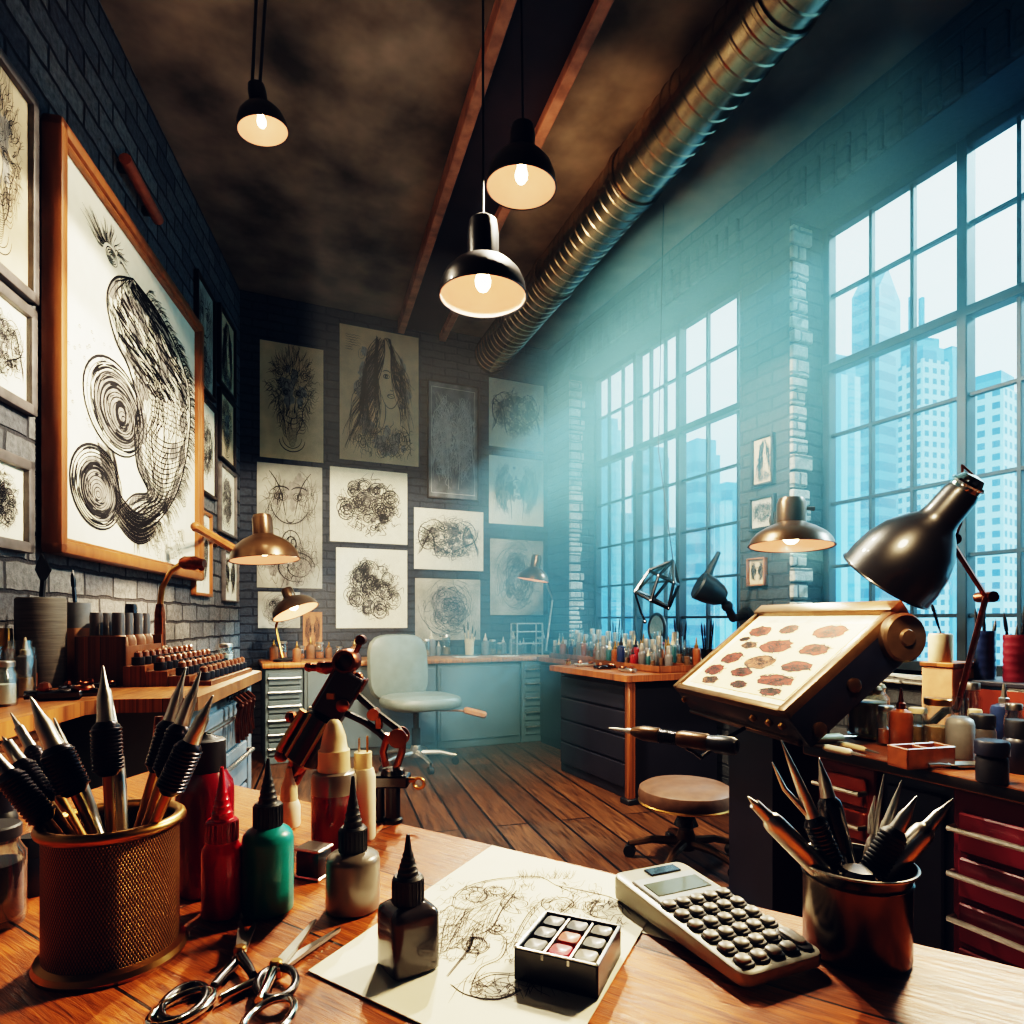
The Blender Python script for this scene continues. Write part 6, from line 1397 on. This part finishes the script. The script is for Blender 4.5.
# body: upper frame block and lower grip drum along the line from head to needle
H0, H1, H2_ = K2(352, 672), K2(322, 722), K2(296, 768)
dm = (H2_-H0).normalized(); side = Vector((0, 1, 0)); out_ = dm.cross(side).normalized()
MM = Matrix((out_, side, dm)).transposed().to_4x4(); MM.translation = H0; Lm = (H2_-H0).length
b = MB(); b.span((-.016, -.012, .0), (.018, .012, Lm*.46), .002, MM); b.build('frame', M_['navy'], t, 30)
b = MB(); b.span((-.0195, -.009, .004), (-.0155, .009, Lm*.44), .0015, MM); b.span((.0175, -.009, -.002), (.0205, .009, Lm*.2), .0015, MM); b.build('copper_plate', M_['copper'], t, 30)
b = MB(); b.lathe([(0, Lm*.44), (.018, Lm*.44), (.0225, Lm*.47), (.0225, Lm*.9), (.018, Lm*.93), (0, Lm*.93)], 24, MM); b.build('coil_drum', M_['black'], t)
b = MB()
for a in (-2.2, -1.2, -.2, .8, 1.8, 2.9): b.tube([MM @ Vector((.0225*math.cos(a), .0225*math.sin(a), Lm*.47)), MM @ Vector((.0225*math.cos(a), .0225*math.sin(a), Lm*.9))], .0022, 6)
b.tube([MM @ Vector((-.024, -.008, Lm*.5)), MM @ Vector((-.025, -.008, Lm*.92))], .005, 10); b.build('drum_rod', M_['gold'], t)
b = MB(); b.lathe([(0, Lm*.93), (.012, Lm*.93), (.010, Lm*1.02), (.006, Lm*1.06), (.002, Lm*1.18), (0, Lm*1.18)], 16, MM); b.ball(MM @ Vector((-.022, 0, Lm*.97)), .008, 10); b.tube([MM @ Vector((.008, 0, Lm*.93)), MM @ Vector((.009, 0, Lm*1.12))], .0035, 8); b.build('needle_tube', M_['copper'], t)
hd = K2(347, 661)
b = MB(); Q = Vector((0, -1, 0)); b.axis_lathe(hd+Vector((0, .014, 0)), hd-Vector((0, .014, 0)), [(0, 0), (.0135, 0), (.0145, .003), (.0145, .025), (.0125, .028), (.0105, .028), (.0095, .022), (0, .022)], 24); b.build('eyepiece', M_['copper'], t)
b = MB(); b.axis_lathe(hd+Vector((0, .0, 0)), hd-Vector((0, .010, 0)), [(0, 0), (.008, 0), (.008, .008), (.004, .0095), (0, .0095)], 20); b.build('lens', M_['navy'], t)
b = MB(); b.tube([K2(336, 666), K2(326, 668), K2(318, 668), K2(308, 667)], [.006, .008, .004, .005], 10); b.ball(K2(309, 667), .006, 8); b.ball(K2(322, 667), .008, 8); b.build('contact_screw', M_['copper'], t)
b = MB(); b.axis_lathe(K2(361, 640)+Vector((0, .006, 0)), K2(361, 640)-Vector((0, .006, 0)), [(0, 0), (.0058, 0), (.0058, .012), (.003, .012), (.003, .009), (0, .009)], 16); b.tube([K2(360, 643), K2(356, 652)], .003, 8); b.build('top_knob', M_['copper'], t)
b = MB(); b.ball(K2(350, 684), .008, 10); b.ball(K2(358, 678), .007, 10); b.tube([K2(350, 668), K2(354, 690)], .006, 8); b.build('neck_joint', M_['copper'], t)
b = MB(); b.axis_lathe(K2(346, 704)+Vector((0, -.012, 0)), K2(346, 704)+Vector((0, -.019, 0)), [(0, 0), (.0075, 0), (.0075, .005), (.004, .007), (0, .007)], 18); b.build('bolt', M_['copper'], t)
b = MB(); b.tube([K2(305, 718), K2(296, 718), K2(288, 717)], [.003, .0035, .006], 8); b.ball(K2(291, 717), .0075, 8); b.build('binding_post', M_['copper'], t)
b = MB(); b.box(K2(334, 695)+Vector((0, -.013, 0)), (.01, .003, .008), .001); b.build('badge', M_['gold'], t)
# ================================================================ light
def point(name, loc, W, col, rad=.03):
    l = bpy.data.lights.new(name, 'POINT'); l.energy = W; l.color = col; l.shadow_soft_size = rad
    o = bpy.data.objects.new(name, l); COL.objects.link(o); o.location = loc; return o
def spot(name, loc, to, W, col, ang, blend, rad=.05):
    l = bpy.data.lights.new(name, 'SPOT'); l.energy = W; l.color = col; l.shadow_soft_size = rad; l.spot_size = ang; l.spot_blend = blend
    o = bpy.data.objects.new(name, l); COL.objects.link(o); o.location = loc; o.rotation_euler = (Vector(to)-Vector(loc)).to_track_quat('-Z', 'Y').to_euler(); return o
WARM = (1, .72, .42); WARM2 = (1, .84, .6)
def down(name, loc, W, col, ang, blend, rad): return spot(name, loc, loc+Vector((0, 0, -1)), W, col, ang, blend, rad)
down('pendant_light', LP1+Vector((0, 0, -.005)), 16, WARM2, 2.8, .1, .02)
down('pendant_light', LP2+Vector((0, 0, -.005)), 210, WARM2, 2.86, .06, .03)
down('pendant_light', LP3+Vector((0, 0, -.005)), 150, WARM2, 3.1, .06, .03)
down('lamp_light', LC1+Vector((0, 0, -.005)), 40, WARM, 2.8, .2, .03)
down('lamp_light', LC2+Vector((0, 0, -.005)), 34, WARM, 2.8, .2, .03)
point('lamp_light', LC4, 5, WARM, .03)
spot('desk_key_light', (1.0, 1.35, 1.75), (-.05, .5, HD), 165, (1, .76, .44), 1.5, .6, .10)
spot('added_ceiling_wash', (-.9, 2.0, 2.2), (-.8, 2.6, CEIL), 22, (1, .80, .60), 2.2, 1, .2)  # added uplight without a fixture, brightens the ceiling
spot('added_duct_wash', (-.15, 2.75, 2.35), (.35, 3.4, 3.3), 42, (1, .64, .34), 1.2, 1, .1)  # added spot in mid air for warm highlights on the duct
spot('added_bench_fill', (.75, 1.25, 1.55), (1.2, 1.75, HR), 42, (1, .74, .42), 1.3, .8, .08)  # added warm fill over the near bench, no fixture
spot('task_lamp_light', base_lamp, (.75, 1.9, .9), 10, WARM, 1.6, .6, .03)
sun = bpy.data.lights.new('sun', 'SUN'); sun.energy = 5.0; sun.color = (.62, .93, 1); sun.angle = .05
so = bpy.data.objects.new('sun', sun); COL.objects.link(so); so.rotation_euler = (-V*.86+U*.22+Vector((0, 0, -.62))).to_track_quat('-Z', 'Y').to_euler()
for n, w in (('window_portal', W1), ('window_portal', W2)):
    l = bpy.data.lights.new(n, 'AREA'); l.shape = 'RECTANGLE'; l.size = w[1]-w[0]; l.size_y = ZT-ZS; l.cycles.is_portal = True
    o = bpy.data.objects.new(n, l); COL.objects.link(o); o.location = room(TH+.02, (w[0]+w[1])/2, (ZS+ZT)/2); 
    xx, yy, zz_ = U, Vector((0, 0, 1)), V                # shines along -z = into the room
    o.rotation_euler = Matrix((xx, yy, zz_)).transposed().to_euler()
wd = bpy.data.worlds.new('sky'); SC.world = wd; wd.use_nodes = True; nt = wd.node_tree; nt.nodes.clear()
ow = nt.nodes.new('ShaderNodeOutputWorld'); bg = nt.nodes.new('ShaderNodeBackground'); nt.links.new(bg.outputs[0], ow.inputs[0])
tc = nt.nodes.new('ShaderNodeTexCoord'); sp = nt.nodes.new('ShaderNodeSeparateXYZ'); nt.links.new(tc.outputs['Generated'], sp.inputs[0])
nz = nt.nodes.new('ShaderNodeTexNoise'); nz.inputs['Scale'].default_value = 3; nt.links.new(tc.outputs['Generated'], nz.inputs['Vector'])
cr = nt.nodes.new('ShaderNodeValToRGB'); e = cr.color_ramp.elements; e[0].position = .0; e[0].color = (.22, .56, .70, 1); e[1].position = .55; e[1].color = (.78, .98, 1, 1)
nt.links.new(math_(nt, 'ADD', sp.outputs[2], math_(nt, 'MULTIPLY', math_(nt, 'SUBTRACT', nz.outputs[0], .5), .2)), cr.inputs[0]); nt.links.new(cr.outputs[0], bg.inputs[0]); bg.inputs[1].default_value = 2.4
# haze: dense in the far corner by the windows, lighter along the upper windows, faint elsewhere
def haze(label, poly, y0, y1, dens, col):
    hz, ntz, outz = newmat('room_haze'); v = N(ntz, 'ShaderNodeVolumePrincipled'); ntz.links.new(v.outputs[0], outz.inputs['Volume'])
    v.inputs['Color'].default_value = col; v.inputs['Density'].default_value = dens; v.inputs['Anisotropy'].default_value = .2
    b = MB(); b.prism(poly, y0, y1, Matrix(((1, 0, 0, 0), (0, 0, -1, 0), (0, 1, 0, 0), (0, 0, 0, 1))))
    tag(b.build('haze', hz, None, 0, BR, ANG), label, 'haze', None, 'stuff')
TEAL = (.36, .82, 1, 1)  # slanted haze outlines below imitate light shafts from the windows
haze('dense bluish haze in the far corner by the windows', [(-.02, 3.35), (-.6, 3.35), (-1.75, .02), (-.02, .02)], .06, 1.9, .24, TEAL)
haze('bluish haze slanting in front of the tall windows above the benches', [(-.02, 3.35), (-.95, 3.35), (-1.6, 1.5), (-.02, .95)], 1.9, 4.25, .13, TEAL)
haze('faint warm haze over the picture wall corner', [(-.43, 3.3), (-2.4, 3.3), (-2.4, .02), (-1.76, .02)], .06, 2.6, .025, (.9, .9, .9, 1))
# ================================================================ camera and colour
cam = bpy.data.cameras.new('camera'); co = bpy.data.objects.new('camera', cam); COL.objects.link(co); SC.camera = co
cam.sensor_width = 36; cam.lens = F/1024*36; cam.shift_y = (HOR-512)/1024; cam.clip_start = .02; cam.clip_end = 600
co.location = (0, 0, EYE); co.rotation_euler = (PI/2, 0, 0)
SC.cycles.use_denoising = True
SC.cycles.max_bounces = 7; SC.cycles.diffuse_bounces = 3; SC.cycles.glossy_bounces = 3; SC.cycles.transparent_max_bounces = 12; SC.cycles.volume_bounces = 0
SC.cycles.sample_clamp_indirect = 4; SC.cycles.caustics_reflective = False; SC.cycles.caustics_refractive = False
SC.view_settings.view_transform = 'Filmic'; SC.view_settings.look = 'Very High Contrast'; SC.view_settings.exposure = .5
vs2 = SC.view_settings; vs2.use_curve_mapping = True; cm = vs2.curve_mapping
cm.curves[2].points[0].location = (0, .006); cm.curves[1].points[0].location = (0, .0015); cm.update()
